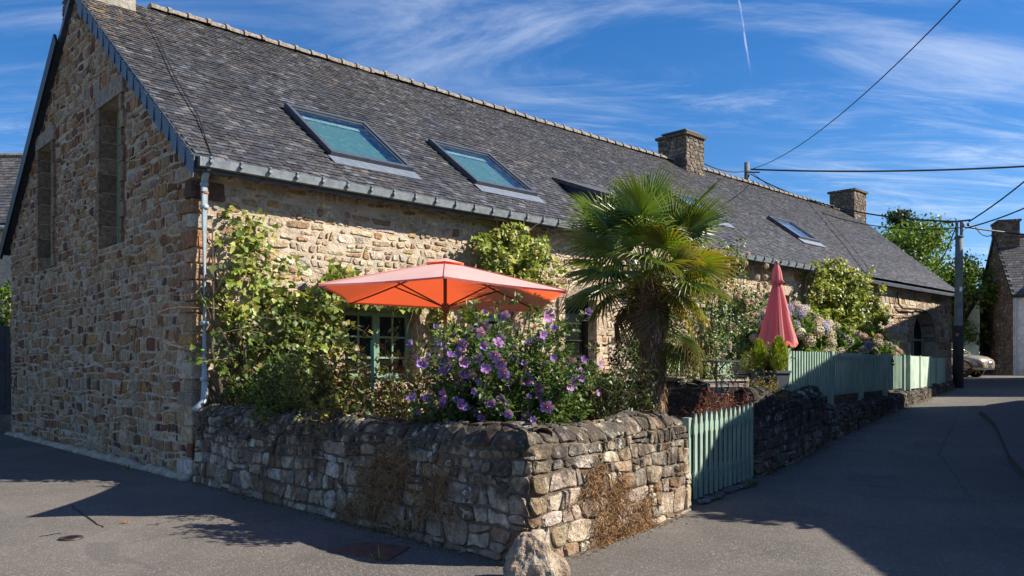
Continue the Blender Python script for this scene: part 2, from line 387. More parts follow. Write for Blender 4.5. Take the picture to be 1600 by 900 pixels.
# ------------------------------------------------------------------ rubble masonry
def clip_half(poly, px_, py_, nx, ny):
    """keep the side where (p-P).n <= 0"""
    out_ = []; k = len(poly)
    for i in range(k):
        a = poly[i]; b = poly[(i+1) % k]
        da = (a[0]-px_)*nx+(a[1]-py_)*ny; db = (b[0]-px_)*nx+(b[1]-py_)*ny
        if da <= 0: out_.append(a)
        if (da < 0 < db) or (db < 0 < da):
            f = da/(da-db); out_.append((a[0]+(b[0]-a[0])*f, a[1]+(b[1]-a[1])*f))
    return out_
def poly_area(p):
    return .5*sum(p[i][0]*p[(i+1) % len(p)][1]-p[(i+1) % len(p)][0]*p[i][1] for i in range(len(p)))
def poly_cen(p):
    n = len(p); return (sum(q[0] for q in p)/n, sum(q[1] for q in p)/n)
def rubble(x0, x1, y0, y1, rows, lens, seed, bounds=(), holes=(), joint=.02):
    """cells of uneven coursed rubble. bounds: half planes (px,py,nx,ny) kept where <=0; holes: rects"""
    rng = random.Random(seed); pts = []; y = y0
    while y < y1:
        h = rng.uniform(*rows); x = x0 - rng.uniform(0, lens[0]); yb = y+h/2
        while x < x1+lens[1]:
            l = rng.uniform(*lens)*rng.choice((.62, .8, 1, 1, 1.3)); xx = x+l/2
            wob = .06*mnoise.noise(Vector((xx*.8, y*.8, seed)))
            if rng.random() < .16 and h > rows[0]*1.15:
                pts.append((xx, yb-h*.26+wob)); pts.append((xx+rng.uniform(-.3, .3)*l, yb+h*.26+wob))
            else: pts.append((xx, yb+rng.uniform(-.18, .18)*h+wob))
            x += l
        y += h
    sc = lens[1]*1.35; grid = {}
    ax = (rows[0]+rows[1])/(lens[0]+lens[1])*1.2; ax = min(1, max(.45, ax))    # anisotropic metric
    P = [(p[0]*ax, p[1]) for p in pts]; g = max(lens[1]*ax, rows[1])*1.15
    for i, p in enumerate(P): grid.setdefault((int(p[0]//g), int(p[1]//g)), []).append(i)
    cells = []
    for i, p in enumerate(P):
        gx, gy = int(p[0]//g), int(p[1]//g)
        nb = [j for a in (-1, 0, 1) for b in (-1, 0, 1) for j in grid.get((gx+a, gy+b), ()) if j != i]
        nb.sort(key=lambda j: (P[j][0]-p[0])**2+(P[j][1]-p[1])**2)
        r = g; poly = [(p[0]-r, p[1]-r), (p[0]+r, p[1]-r), (p[0]+r, p[1]+r), (p[0]-r, p[1]+r)]
        for j in nb[:16]:
            q = P[j]; nx, ny = q[0]-p[0], q[1]-p[1]
            poly = clip_half(poly, (p[0]+q[0])/2, (p[1]+q[1])/2, nx, ny)
            if len(poly) < 3: break
        if len(poly) < 3: continue
        poly = [(a/ax, b) for a, b in poly]
        for bd in ((x0, 0, -1, 0), (x1, 0, 1, 0), (0, y0, 0, -1), (0, y1, 0, 1)) + tuple(bounds):
            if len(poly) >= 3: poly = clip_half(poly, *bd)
        if len(poly) < 3: continue
        for (hx0, hx1, hy0, hy1) in holes:
            if len(poly) < 3: break
            mnx = min(q[0] for q in poly); mxx = max(q[0] for q in poly); mny = min(q[1] for q in poly); mxy = max(q[1] for q in poly)
            if mxx <= hx0 or mnx >= hx1 or mxy <= hy0 or mny >= hy1: continue
            c = poly_cen(poly)
            opts = [(c[0]-hx0, (hx0, 0, 1, 0)), (hx1-c[0], (hx1, 0, -1, 0)), (c[1]-hy0, (0, hy0, 0, 1)), (hy1-c[1], (0, hy1, 0, -1))]
            poly = clip_half(poly, *min(opts)[1])
        if len(poly) < 3 or abs(poly_area(poly)) < .0028: continue
        # inset by the joint
        if poly_area(poly) < 0: poly = poly[::-1]
        ins = poly; n = len(poly)
        for a in range(n):
            p1, p2 = poly[a], poly[(a+1) % n]; ex, ey = p2[0]-p1[0], p2[1]-p1[1]; L = math.hypot(ex, ey)
            if L < 1e-5: continue
            nx, ny = ey/L, -ex/L; jj = joint*rng.uniform(.5, 1.6)/2
            ins = clip_half(ins, p1[0]-nx*jj, p1[1]-ny*jj, nx, ny)
            if len(ins) < 3: break
        if len(ins) < 3 or abs(poly_area(ins)) < .0018: continue
        # drop tiny edges, cut corners
        q = []
        for a in ins:
            if not q or math.hypot(a[0]-q[-1][0], a[1]-q[-1][1]) > .018: q.append(a)
        if len(q) > 3 and math.hypot(q[0][0]-q[-1][0], q[0][1]-q[-1][1]) < .018: q.pop()
        if len(q) < 3: continue
        ch = []; m_ = len(q); f = rng.uniform(.09, .22)
        for a in range(m_):
            p1, p2 = q[a], q[(a+1) % m_]
            ch.append((p1[0]+(p2[0]-p1[0])*f, p1[1]+(p2[1]-p1[1])*f)); ch.append((p2[0]+(p1[0]-p2[0])*f, p2[1]+(p1[1]-p2[1])*f))
        cells.append(ch)
    return cells
def coursed(x0, x1, y0, y1, rows, lens, seed, bounds=(), holes=(), joint=.02, wav=.32, jit=.2):
    """roughly coursed rubble: angular stones between wavy bed joints"""
    rng = random.Random(seed); beds = [y0]
    while beds[-1] < y1: beds.append(beds[-1]+rng.uniform(*rows)*rng.choice((.8, 1, 1, 1.25)))
    hm = (rows[0]+rows[1])/2
    def bed(i, x): return beds[i]+wav*hm*mnoise.noise(Vector((x*1.1, i*3.7, seed)))+wav*.6*hm*mnoise.noise(Vector((x*4.1, i*5.1, seed+9)))
    raw = []
    for i in range(len(beds)-1):
        x = x0-rng.uniform(0, lens[0]); h = beds[i+1]-beds[i]; js = []
        while x < x1+lens[1]: js.append((x, rng.uniform(-.28, .28)*h)); x += rng.uniform(*lens)*rng.choice((.5, .8, 1, 1, 1.35))
        for (a, ta), (b, tb) in zip(js[:-1], js[1:]):
            q_ = lambda: rng.uniform(-jit, jit)*h*.5
            m_ = (a+b)/2
            P = [(a-ta, bed(i, a)), (m_+q_(), bed(i, m_)+q_()*.6), (b-tb, bed(i, b)), (b+tb, bed(i+1, b)), (m_+q_(), bed(i+1, m_)+q_()*.6), (a+ta, bed(i+1, a))]
            r_ = rng.random()
            if r_ < .13 and h > hm*.8:       # two thin stones, one on the other
                f = rng.uniform(.35, .65); L_ = (P[0][0]*(1-f)+P[5][0]*f, P[0][1]*(1-f)+P[5][1]*f); R_ = (P[2][0]*(1-f)+P[3][0]*f, P[2][1]*(1-f)+P[3][1]*f+q_()); Mi = (m_, (L_[1]+R_[1])/2+q_()*.5)
                raw.append([P[0], P[1], P[2], R_, Mi, L_]); raw.append([L_, Mi, R_, P[3], P[4], P[5]])
            elif r_ < .24: # wedge split
                raw.append([P[0], P[1], P[4], P[5]]); raw.append([P[1], P[2], P[3], P[4]])
            else: raw.append(P)
    cells = []
    for poly in raw:
        for bd in ((x0, 0, -1, 0), (x1, 0, 1, 0), (0, y0, 0, -1), (0, y1, 0, 1)) + tuple(bounds):
            if len(poly) >= 3: poly = clip_half(poly, *bd)
        if len(poly) < 3: continue
        for (hx0, hx1, hy0, hy1) in holes:
            if len(poly) < 3: break
            mnx = min(q[0] for q in poly); mxx = max(q[0] for q in poly); mny = min(q[1] for q in poly); mxy = max(q[1] for q in poly)
            if mxx <= hx0 or mnx >= hx1 or mxy <= hy0 or mny >= hy1: continue
            c = poly_cen(poly); opts = [(c[0]-hx0, (hx0, 0, 1, 0)), (hx1-c[0], (hx1, 0, -1, 0)), (c[1]-hy0, (0, hy0, 0, 1)), (hy1-c[1], (0, hy1, 0, -1))]
            poly = clip_half(poly, *min(opts)[1])
        if len(poly) < 3: continue
        if poly_area(poly) < 0: poly = poly[::-1]
        c = poly_cen(poly); J = joint*rng.uniform(.6, 1.5)
        Wd = max(q[0] for q in poly)-min(q[0] for q in poly); Hd = max(q[1] for q in poly)-min(q[1] for q in poly)
        if Wd < joint*1.8+.02 or Hd < joint*1.6+.015: continue
        fx = (Wd-J)/Wd; fy = (Hd-J*.9)/Hd; q = [(c[0]+(p[0]-c[0])*fx, c[1]+(p[1]-c[1])*fy) for p in poly]
        if abs(poly_area(q)) < .0016: continue
        ch = []; m2 = len(q); f = rng.uniform(.12, .26)
        for a in range(m2):
            p1, p2 = q[a], q[(a+1) % m2]
            if math.hypot(p1[0]-p2[0], p1[1]-p2[1]) < .02: ch.append(p1); continue
            ch.append((p1[0]+(p2[0]-p1[0])*f, p1[1]+(p2[1]-p1[1])*f)); ch.append((p2[0]+(p1[0]-p2[0])*f, p2[1]+(p1[1]-p2[1])*f))
        if len(ch) >= 4: cells.append(ch)
    return cells
def stone_geo(poly, mapf, rng, proud, base=-.02, dome=.35):
    poly = [(p[0]+rng.uniform(-.006, .006), p[1]+rng.uniform(-.006, .006)) for p in poly]
    c = poly_cen(poly); n = len(poly); h = proud*rng.uniform(.55, 1.5); tx = rng.uniform(-.5, .5)*proud; ty = rng.uniform(-.5, .5)*proud
    V = []; k1 = rng.uniform(.80, .92); W = max(abs(p[0]-c[0]) for p in poly)+1e-6; Hh = max(abs(p[1]-c[1]) for p in poly)+1e-6
    for p in poly: V.append(mapf(p[0], p[1], base))
    for p in poly:
        V.append(mapf(p[0], p[1], h*.35+rng.uniform(-.15, .12)*proud))
    for p in poly:
        dx, dy = p[0]-c[0], p[1]-c[1]
        V.append(mapf(c[0]+dx*k1, c[1]+dy*k1, h+tx*dx/W+ty*dy/Hh+rng.uniform(-.18, .18)*proud))
    V.append(mapf(c[0]+rng.uniform(-.2, .2)*W, c[1]+rng.uniform(-.2, .2)*Hh, h*(1+dome*.4)))
    Fc = []
    for i in range(n):
        j = (i+1) % n
        Fc += [(i, j, n+j, n+i), (n+i, n+j, 2*n+j, 2*n+i), (2*n+i, 2*n+j, 3*n)]
    return V, Fc
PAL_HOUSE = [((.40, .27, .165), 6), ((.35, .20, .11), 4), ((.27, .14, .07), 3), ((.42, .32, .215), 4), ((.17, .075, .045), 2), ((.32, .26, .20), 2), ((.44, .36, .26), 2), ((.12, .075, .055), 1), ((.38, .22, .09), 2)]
PAL_FRONT_LIT = [((.44, .35, .24), 6), ((.36, .25, .15), 4), ((.30, .19, .11), 1.8), ((.50, .42, .31), 5), ((.20, .11, .07), .9), ((.38, .34, .28), 3), ((.54, .47, .37), 3), ((.42, .28, .13), 1.5)]  # paler version of the house stones: sunlit look of the front put into colour
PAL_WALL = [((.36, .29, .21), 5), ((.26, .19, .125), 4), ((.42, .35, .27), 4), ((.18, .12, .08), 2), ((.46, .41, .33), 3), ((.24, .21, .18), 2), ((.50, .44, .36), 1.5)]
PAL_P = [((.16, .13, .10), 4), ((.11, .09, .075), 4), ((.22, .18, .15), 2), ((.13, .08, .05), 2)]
def pick(pal, rng):
    t = rng.uniform(0, sum(p[1] for p in pal))
    for c, w_ in pal:
        t -= w_
        if t <= 0: break
    f = rng.uniform(.8, 1.22); return tuple(min(.7, x*f*rng.uniform(.95, 1.05)) for x in c)
CAMP = Vector((0, 0, CAMZ))
def lay_stones(cells_maps, parent, mat, pal, seed, proud=.02, singles=300, name='stone', dome=.35, front=None):
    """cells_maps: list of (cells, mapf). nearest ones each an object, rest joined"""
    rng = random.Random(seed); items = []
    for cm in cells_maps:
        cells, mf = cm[:2]; pl = cm[2] if len(cm) > 2 else pal
        for c in cells:
            V, Fc = stone_geo(c, mf, rng, proud, dome=dome); cc = centroid(V[-1:])
            a = abs(poly_area(c)); items.append((a/((cc-CAMP).length_squared), V, Fc, pick(pl, rng), cc))
    items.sort(key=lambda t: -t[0])
    mb = MB()
    for i, (s, V, Fc, col, cc) in enumerate(items):
        if i < singles:
            b = MB(); b.add(V, Fc, col); b.build(name, mat, parent, origin=cc)
        else: mb.add(V, Fc, col)
    if mb.V: mb.build(name, mat, parent, kind='stuff')
    return len(items)
# ------------------------------------------------------------------ ground
def grid_sheet(name, xs, ys, zf, mat, keep=None):
    V = []; Fc = []; nx = len(xs)
    for y in ys:
        for x in xs: V.append((x, y, zf(x, y)))
    for j in range(len(ys)-1):
        for i in range(nx-1):
            if keep is None or keep((xs[i]+xs[i+1])/2, (ys[j]+ys[j+1])/2):
                Fc.append((j*nx+i, j*nx+i+1, (j+1)*nx+i+1, (j+1)*nx+i))
    o = link(name, mesh(name, V, Fc, mat, smooth=True), (0, 0, 0)); o['kind'] = 'structure'; return o
far = [-900, -500, -300, -180, -120, -80]
xs = far+list(np.arange(-60, 61, 2.5))+[80, 120, 180, 300, 500, 900]
ys = [-900, -300, -120, -60]+list(np.arange(-30, 91, 2.5))+[120, 180, 300, 500, 900]
grid_sheet('terrain', xs, ys, lambda x, y: gz(x, y)-.12, M['terrain'])
grid_sheet('road', list(np.arange(-45, 48, .5)), list(np.arange(-15, 62, .5)), gz, M['asphalt'])
# raised pavement at the right-hand side
kerb = [(5.9, 8.6), (6.35, 9.9), (7.1, 11.6), (8.0, 13.3), (8.8, 14.8), (9.35, 16.0), (9.75, 17.0), (10.5, 18.0), (11.7, 18.8), (13.2, 19.3), (15, 19.5)]
kk = []
for i in range(len(kerb)-1):
    for f in (0, .5): kk.append((kerb[i][0]*(1-f)+kerb[i+1][0]*f, kerb[i][1]*(1-f)+kerb[i+1][1]*f))
kk.append(kerb[-1]); mb = MB()
for (a, b), (c, d) in zip(kk[:-1], kk[1:]):
    za, zb = gz(a, b)+.10, gz(c, d)+.10
    mb.add([(a, b, za-.12), (c, d, zb-.12), (c, d, zb), (a, b, za), (c+7, d-2.4, zb), (a+7, b-2.4, za)], [(0, 1, 2, 3), (3, 2, 4, 5)])
tag(mb.build('pavement', M['paving'], smooth=False, tones=False), kind='structure')
# cracks sealed in the asphalt
def sheet(name, pts, mat, lift=.004, kind='structure', w_=None):
    if w_:
        V = []; Fc = []
        for i, p in enumerate(pts):
            a = Vector(pts[max(0, i-1)]); b = Vector(pts[min(len(pts)-1, i+1)]); d = (b-a).normalized(); n = Vector((-d.y, d.x))
            for s in (-1, 1):
                q = Vector(p)+n*s*w_*(.4+.6*math.sin(math.pi*(i+.3)/len(pts)))
                V.append((q.x, q.y, gz(q.x, q.y)+lift))
        for i in range(len(pts)-1): Fc.append((2*i, 2*i+1, 2*i+3, 2*i+2))
    else: V = [(x, y, gz(x, y)+lift) for x, y in pts]; Fc = [tuple(range(len(pts)))]
    o = link(name, mesh(name, V, Fc, mat), (0, 0, 0)); o['kind'] = kind; return o
def gp(x, y):
    Y = FPX*CAMZ/(y-HZ); return ((x-800)/FPX*Y, Y)
rngc = random.Random(5)
def crack(a, b, n, w_):
    A = gp(*a); B = gp(*b); return sheet('road_crack', [(A[0]+(B[0]-A[0])*i/n+rngc.uniform(-.012, .012), A[1]+(B[1]-A[1])*i/n+rngc.uniform(-.012, .012)) for i in range(n+1)], M['iron'], w_=w_)
crack((108, 789), (161, 825), 16, .012); crack((61, 839), (97, 833), 10, .012)
def long_crack(pts, w_, seed):
    r = random.Random(seed); out_ = []
    for (a, b), (c, d) in zip(pts[:-1], pts[1:]):
        n = max(3, int(math.hypot(c-a, d-b)/.12))
        for i in range(n): out_.append((a+(c-a)*i/n+r.uniform(-.03, .03), b+(d-b)*i/n+r.uniform(-.03, .03)))
    sheet('road_crack', out_, M['tar'], w_=w_)
long_crack([(5.4, 9.6), (6.6, 12.6), (8.6, 15.8), (10.2, 18.6)], .016, 4)
long_crack([(7.2, 16.2), (8.9, 17.0), (10.2, 17.2)], .012, 6)
mb = MB(); cx, cy = gp(111, 842)
mb.lathe((cx, cy, -.02), [(.0, .034), (.075, .034), (.08, .037), (.10, .037), (.105, .026), (.105, 0)][::-1], 28)
for i in range(-2, 3):
    mb.box((cx, cy+i*.028, .016), (.11, .008, .004))
tag(mb.build('drain_cover', M['castiron'], origin=(cx, cy, 0)), 'small round cast iron cover set in the asphalt at the left', 'drain cover')
q = [gp(515, 862), gp(570, 848), gp(640, 856), gp(606, 878)]
mb = MB(); mb.add([(x, y, .012) for x, y in q]+[(x, y, -.02) for x, y in q], [(0, 1, 2, 3), (0, 4, 5, 1), (1, 5, 6, 2), (2, 6, 7, 3), (3, 7, 4, 0)])
tag(mb.build('metal_plate', M['rustplate'], origin=(q[0][0], q[0][1], 0)), 'rusty red metal plate set in the asphalt below the garden wall', 'metal plate')
mb = MB(); lx, ly = gp(195, 818)
for k in range(5):
    a = k*1.25+.3
    mb.add([(lx, ly, .01), (lx+.035*math.cos(a-.35), ly+.035*math.sin(a-.35), .022), (lx+.06*math.cos(a), ly+.06*math.sin(a), .012), (lx+.035*math.cos(a+.35), ly+.035*math.sin(a+.35), .026)], [(0, 1, 2, 3)], (.36, .12, .03))
tag(mb.build('fallen_leaf', M['petal'], origin=(lx, ly, 0)), 'dry orange leaf lying on the sunlit asphalt', 'leaf')

# ------------------------------------------------------------------ main house
A0 = Vector((-4.49, 11.43, 0)); U = Vector((.7263, .6874, 0)).normalized(); Vd = Vector((-.6874, .7263, 0)).normalized()
def H(s, t, z): return A0 + U*s + Vd*t + Vector((0, 0, z))
TR = 5.5; SL = .745; Z0 = 4.58; WID = 10.7; LEN = 33.7; LENF = 30.1
def zr(t): return Z0+SL*t if t <= TR else Z0+SL*TR-(t-TR)*.80
house = thing('stone_house', A0, 'long low stone house with slate roof, sunlit front and shaded gable beside the palm', 'house')
front_open = {'win1': (2.45, 3.96, 1.32, 2.58), 'win2': (5.15, 6.15, .9, 2.6), 'door3': (7.65, 8.65, .95, 3.0), 'door4': (13.3, 14.7, 1.25, 3.45), 'win5': (15.55, 17.0, 1.95, 3.6), 'arch': (26.0, 28.3, .9, 2.5)}
gab_open = {'slit1': (2.98, 4.02, 3.67, 6.14), 'slit2': (7.08, 8.08, 3.62, 6.18)}
def holed(outer, holes, mapf, mb, tone=(1, 1, 1)):
    loops = [[Vector((a, b, 0)) for a, b in outer]]+[[Vector((a, b, 0)) for a, b in h] for h in holes]
    flat = [v for l in loops for v in l]; tr = tessellate_polygon(loops)
    mb.add([mapf(v.x, v.y) for v in flat], tr, tone)
def rect(o): return [(o[0], o[2]), (o[1], o[2]), (o[1], o[3]), (o[0], o[3])]
def arch_pts(s0, s1, z0, z1, n=10):
    c = (s0+s1)/2; r = (s1-s0)/2
    return [(s0, z0), (s1, z0)]+[(c+r*math.cos(math.pi*i/n), z1+r*.98*math.sin(math.pi*i/n)) for i in range(n+1)]
REC = .03
archp = arch_pts(*front_open['arch'])
holesF = [rect(front_open[k]) for k in ('win1', 'win2', 'door3', 'door4', 'win5')]+[archp]
DORM = (9.2, 11.7, 5.27)          # wall dormer s0,s1,eave height
mb = MB()
holed([(REC, -1), (LENF, -1), (LENF, Z0-.06), (DORM[1], Z0-.06), (DORM[1], DORM[2]), (DORM[0], DORM[2]), (DORM[0], Z0-.06), (REC, Z0-.06)], holesF, lambda a, b: H(a, REC, b), mb)
def gable_outline(o=REC): return [(o, -1), (WID, -1), (WID, zr(WID)-.06), (TR, zr(TR)-.06), (o, Z0-.06)]
holed(gable_outline(), [rect(gab_open['slit1']), rect(gab_open['slit2'])], lambda a, b: H(REC, a, b), mb)
# back and far walls
mb.add([H(REC, WID, -1), H(LEN, WID, -1), H(LEN, WID, zr(WID)-.06), H(REC, WID, zr(WID)-.06)], [(0, 1, 2, 3)])
mb.add([H(LENF, REC, -1), H(LEN, TR, -1), H(LEN, WID, -1), H(LEN, WID, zr(WID)-.06), H(LEN, TR, zr(TR)-.06), H(LENF, REC, Z0-.06)], [(0, 1, 2, 3, 4, 5)])
# reveals
def reveal(o, axis, depth, mb, pts=None):
    p = pts or rect(o)
    for i in range(len(p)):
        a, b = p[i], p[(i+1) % len(p)]
        if axis == 'f': mb.add([H(a[0], REC, a[1]), H(b[0], REC, b[1]), H(b[0], REC+depth, b[1]), H(a[0], REC+depth, a[1])], [(0, 1, 2, 3)])
        else: mb.add([H(REC, a[0], a[1]), H(REC, b[0], b[1]), H(REC+depth, b[0], b[1]), H(REC+depth, a[0], a[1])], [(0, 1, 2, 3)])
for k in ('win1', 'win2', 'door3', 'door4', 'win5'): reveal(front_open[k], 'f', .34, mb)
reveal(None, 'f', .5, mb, archp)
for k in gab_open: reveal(gab_open[k], 'g', .42, mb)
# dormer cheeks

wall = mb.build('wall', M['mortar'], house, tones=False)
# dressed stone round the openings
def block(mbx, s0, s1, z0, z1, d=.03, depth=.34, axis='f', tone=None, rng=random.Random(3)):
    fv = rng.uniform(.82, 1.15); tone = tone or tuple(x*fv for x in (.44, .35, .26))
    j = .008
    f = (lambda a, b, c: H(a, b, c)) if axis == 'f' else (lambda a, b, c: H(b, a, c))
    P = [f(a, b, c) for c in (z0+j, z1-j) for b in (-d, REC+depth) for a in (s0+j, s1-j)]
    mbx.hexa(P, tone)
skip_f = []; skip_g = []
def dress(o, axis, jw=.24, lint=.26, sill=.16, seed=1, below=True):
    rng = random.Random(seed); s0, s1, z0, z1 = o; z = z0
    while z < z1-.05:
        h = rng.uniform(.24, .42)
        if z+h > z1-.15: h = z1-z
        for sd_ in (0, 1):
            wv = jw*rng.choice((.75, 1.3)); b = MB(); e = .012; fj = rng.uniform(.65, 1.2); tj = None if axis == 'f' else tuple(x*fj for x in (.30, .215, .145))  # gable jambs toned darker, recess shade put into the stone colour
            if sd_ == 0: block(b, s0-wv, s0+e, z, z+h, d=.028, axis=axis, rng=rng, tone=tj); skip = (s0-wv, s0, z, z+h)
            else: block(b, s1-e, s1+wv, z, z+h, d=.028, axis=axis, rng=rng, tone=tj); skip = (s1, s1+wv, z, z+h)
            b.build('jamb_stone', M['house_stone'], wall, origin=centroid(b.V)); (skip_f if axis == 'f' else skip_g).append(skip)
        z += h
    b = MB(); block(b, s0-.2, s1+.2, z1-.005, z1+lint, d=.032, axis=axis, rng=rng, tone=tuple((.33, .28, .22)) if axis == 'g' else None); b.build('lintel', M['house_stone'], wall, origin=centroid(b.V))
    (skip_f if axis == 'f' else skip_g).append((s0-.2, s1+.2, z1, z1+lint))
    if below:
        b = MB(); block(b, s0-.1, s1+.1, z0-sill, z0+.004, d=.06, axis=axis, rng=rng); b.build('sill', M['house_stone'], wall, origin=centroid(b.V))
        (skip_f if axis == 'f' else skip_g).append((s0-.1, s1+.1, z0-sill, z0))
for i, k in enumerate(('win1', 'win2', 'door3', 'door4', 'win5')): dress(front_open[k], 'f', seed=10+i, jw=.24 if i < 3 else .3, below='win' in k)
for i, k in enumerate(gab_open): dress(gab_open[k], 'g', seed=20+i, jw=.16, lint=.3, below=False)
# arch voussoirs
b0 = front_open['arch']; c_ = (b0[0]+b0[1])/2; r_ = (b0[1]-b0[0])/2; n_ = 13; rngv = random.Random(8)
for i in range(n_):
    a0 = math.pi*i/n_+.01; a1 = math.pi*(i+1)/n_-.01; b = MB(); fv = rngv.uniform(.7, 1.1); tone = tuple(x*fv for x in (.36, .30, .23))
    P = [H(c_+rr*math.cos(a), tt, b0[3]+rr*math.sin(a)) for tt in (-.03, REC+.4) for rr in (r_-.01, r_+.30) for a in (a0, a1)]
    b.hexa(P, tone); b.build('arch_stone', M['house_stone'], wall, origin=centroid(b.V))
# corner quoins, long and short in turn
rq = random.Random(17); z = .05; k = 0
while z < Z0-.35:
    h = rq.uniform(.16, .30); la, lb = (rq.uniform(.34, .5), rq.uniform(.18, .26)) if k % 2 else (rq.uniform(.18, .26), rq.uniform(.34, .5))
    b = MB(); j = lambda: rq.uniform(-.012, .012); lo = -.022
    P = [H(a+j(), c+j(), zz_+j()) for zz_ in (z+.012, z+h-.012) for c in (lo, lb) for a in (lo, la)]
    b.hexa(P, pick(PAL_HOUSE if k % 3 else PAL_FRONT_LIT, rq)); q_ = b.build('quoin', M['house_stone'], wall, origin=centroid(b.V)); bv = q_.modifiers.new('bev', 'BEVEL'); bv.width = .018; bv.segments = 2
    skip_f.append((-.01, la, z, z+h)); skip_g.append((-.01, lb, z, z+h)); z += h; k += 1
gb = [(0, Z0-.05, -SL, 1), (TR, zr(TR)-.06, .80, 1)]
nrm = lambda a: (a[0], a[1], a[2]/math.hypot(a[2], a[3]), a[3]/math.hypot(a[2], a[3]))
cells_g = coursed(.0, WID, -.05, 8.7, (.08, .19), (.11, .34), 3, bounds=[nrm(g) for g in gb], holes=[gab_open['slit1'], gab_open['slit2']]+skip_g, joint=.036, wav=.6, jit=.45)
cells_f1 = coursed(.0, 12.6, .2, Z0-.08, (.07, .15), (.11, .34), 4, holes=[front_open[k] for k in ('win1', 'win2', 'door3')]+skip_f, joint=.044, wav=.6, jit=.45)
cells_f2 = coursed(12.6, LENF, .9, Z0-.08, (.12, .26), (.2, .5), 5, holes=[front_open['door4'], front_open['win5'], (b0[0]-.3, b0[1]+.3, .9, b0[3]+.1), (c_-r_*.85-.2, c_+r_*.85+.2, b0[3], b0[3]+r_*.7+.2), (c_-.55, c_+.55, b0[3], b0[3]+r_+.3)]+skip_f, joint=.032)
cells_d = coursed(DORM[0], DORM[1], Z0-.05, DORM[2], (.12, .2), (.2, .4), 6, joint=.03)
mg = lambda a, b, d: H(-d-.0+REC, a, b)
mf = lambda a, b, d: H(a, -d+REC, b)
ns = lay_stones([(cells_g, mg), (cells_f1, mf, PAL_FRONT_LIT), (cells_f2, mf, PAL_FRONT_LIT), (cells_d, mf, PAL_FRONT_LIT)], wall, M['house_stone'], PAL_HOUSE, 11, proud=.016)
print('house stones', ns)
# rough mortar foot along the gable
mb = MB(); rngm = random.Random(2)
for i in range(60):
    t = i*WID/60; p = H(-.02-rngm.uniform(0, .03), t+.09, rngm.uniform(-.01, .03))
    mb.lathe(p, [(.11, -.03), (.10, .02), (.05, .055+rngm.uniform(0, .03))], 7)
mb.build('wall_foot', M['mortar'], wall, kind='stuff', tones=False, smooth=True)

# ---- roof
roofm = MB(); th = .14
def slab(mbx, pts_top, th=.14):
    n = len(pts_top); lo = [p-Vector((0, 0, th)) for p in pts_top]
    mbx.add(pts_top+lo, [tuple(range(n)), tuple(range(2*n-1, n-1, -1))]+[(i, n+i, n+(i+1) % n, (i+1) % n) for i in range(n)])
OV = .28; OG = .07
def RP(s, t, up=0.0):     # point on the front slope, lifted along its normal
    nrm_ = (Vector((0, 0, 1)) - Vd*SL).normalized(); return H(s, t, Z0+.10+SL*t)+nrm_*up
gd = .0
fr = [RP(-OG, -OV), RP(DORM[0], -OV), RP(DORM[0], 1.5), RP(DORM[1], 1.5), RP(DORM[1], -OV), RP(LENF+.15, -OV), RP(LEN+.1, TR), RP(-OG, TR)]
mb = MB()
for quad in ([RP(-OG, -OV), RP(DORM[0], -OV), RP(DORM[0], TR), RP(-OG, TR)], [RP(DORM[0], 1.55), RP(DORM[1], 1.55), RP(DORM[1], TR), RP(DORM[0], TR)], [RP(DORM[1], -OV), RP(LENF+.15, -OV), RP(LEN+.1, TR), RP(DORM[1], TR)]):
    slab(mb, [p-Vector((0, 0, .085)) for p in quad], .10)
bk = lambda s, t: H(s, t, zr(t)+.10)
slab(mb, [bk(-OG, TR), bk(LEN+.1, TR), bk(LEN+.1, WID+.3), bk(-OG, WID+.3)])
roof = mb.build('roof', M['verge'], house, tones=False)
# skylights: (s0, s1, t0, t1)
def ray_roof(x, y):
    """s,t where a sight line meets the front slope"""
    d = Vector(((x-800)/FPX, 1, (HZ-y)/FPX)); n = (Vector((0, 0, 1))-Vd*SL); p0 = RP(0, 0)
    k = (p0-CAMP).dot(n)/d.dot(n); P = CAMP+d*k-A0; return P.dot(U), P.dot(Vd)
sk = []
for quad in (((453, 170), (578, 200), (632, 268), (505, 243)), ((672, 223), (773, 248), (828, 308), (735, 287)), ((1199, 340), (1238, 351), (1275, 380), (1243, 372))):
    st = [ray_roof(*q_) for q_ in quad]
    s0 = (st[0][0]+st[3][0])/2; s1 = (st[1][0]+st[2][0])/2; t1 = (st[0][1]+st[1][1])/2; t0 = (st[2][1]+st[3][1])/2
    print('skylight', [tuple(round(v, 2) for v in a) for a in st]); sk.append((s0, s1, t0, t1))
sk.append((14.7, 15.95, 1.35, 2.5))
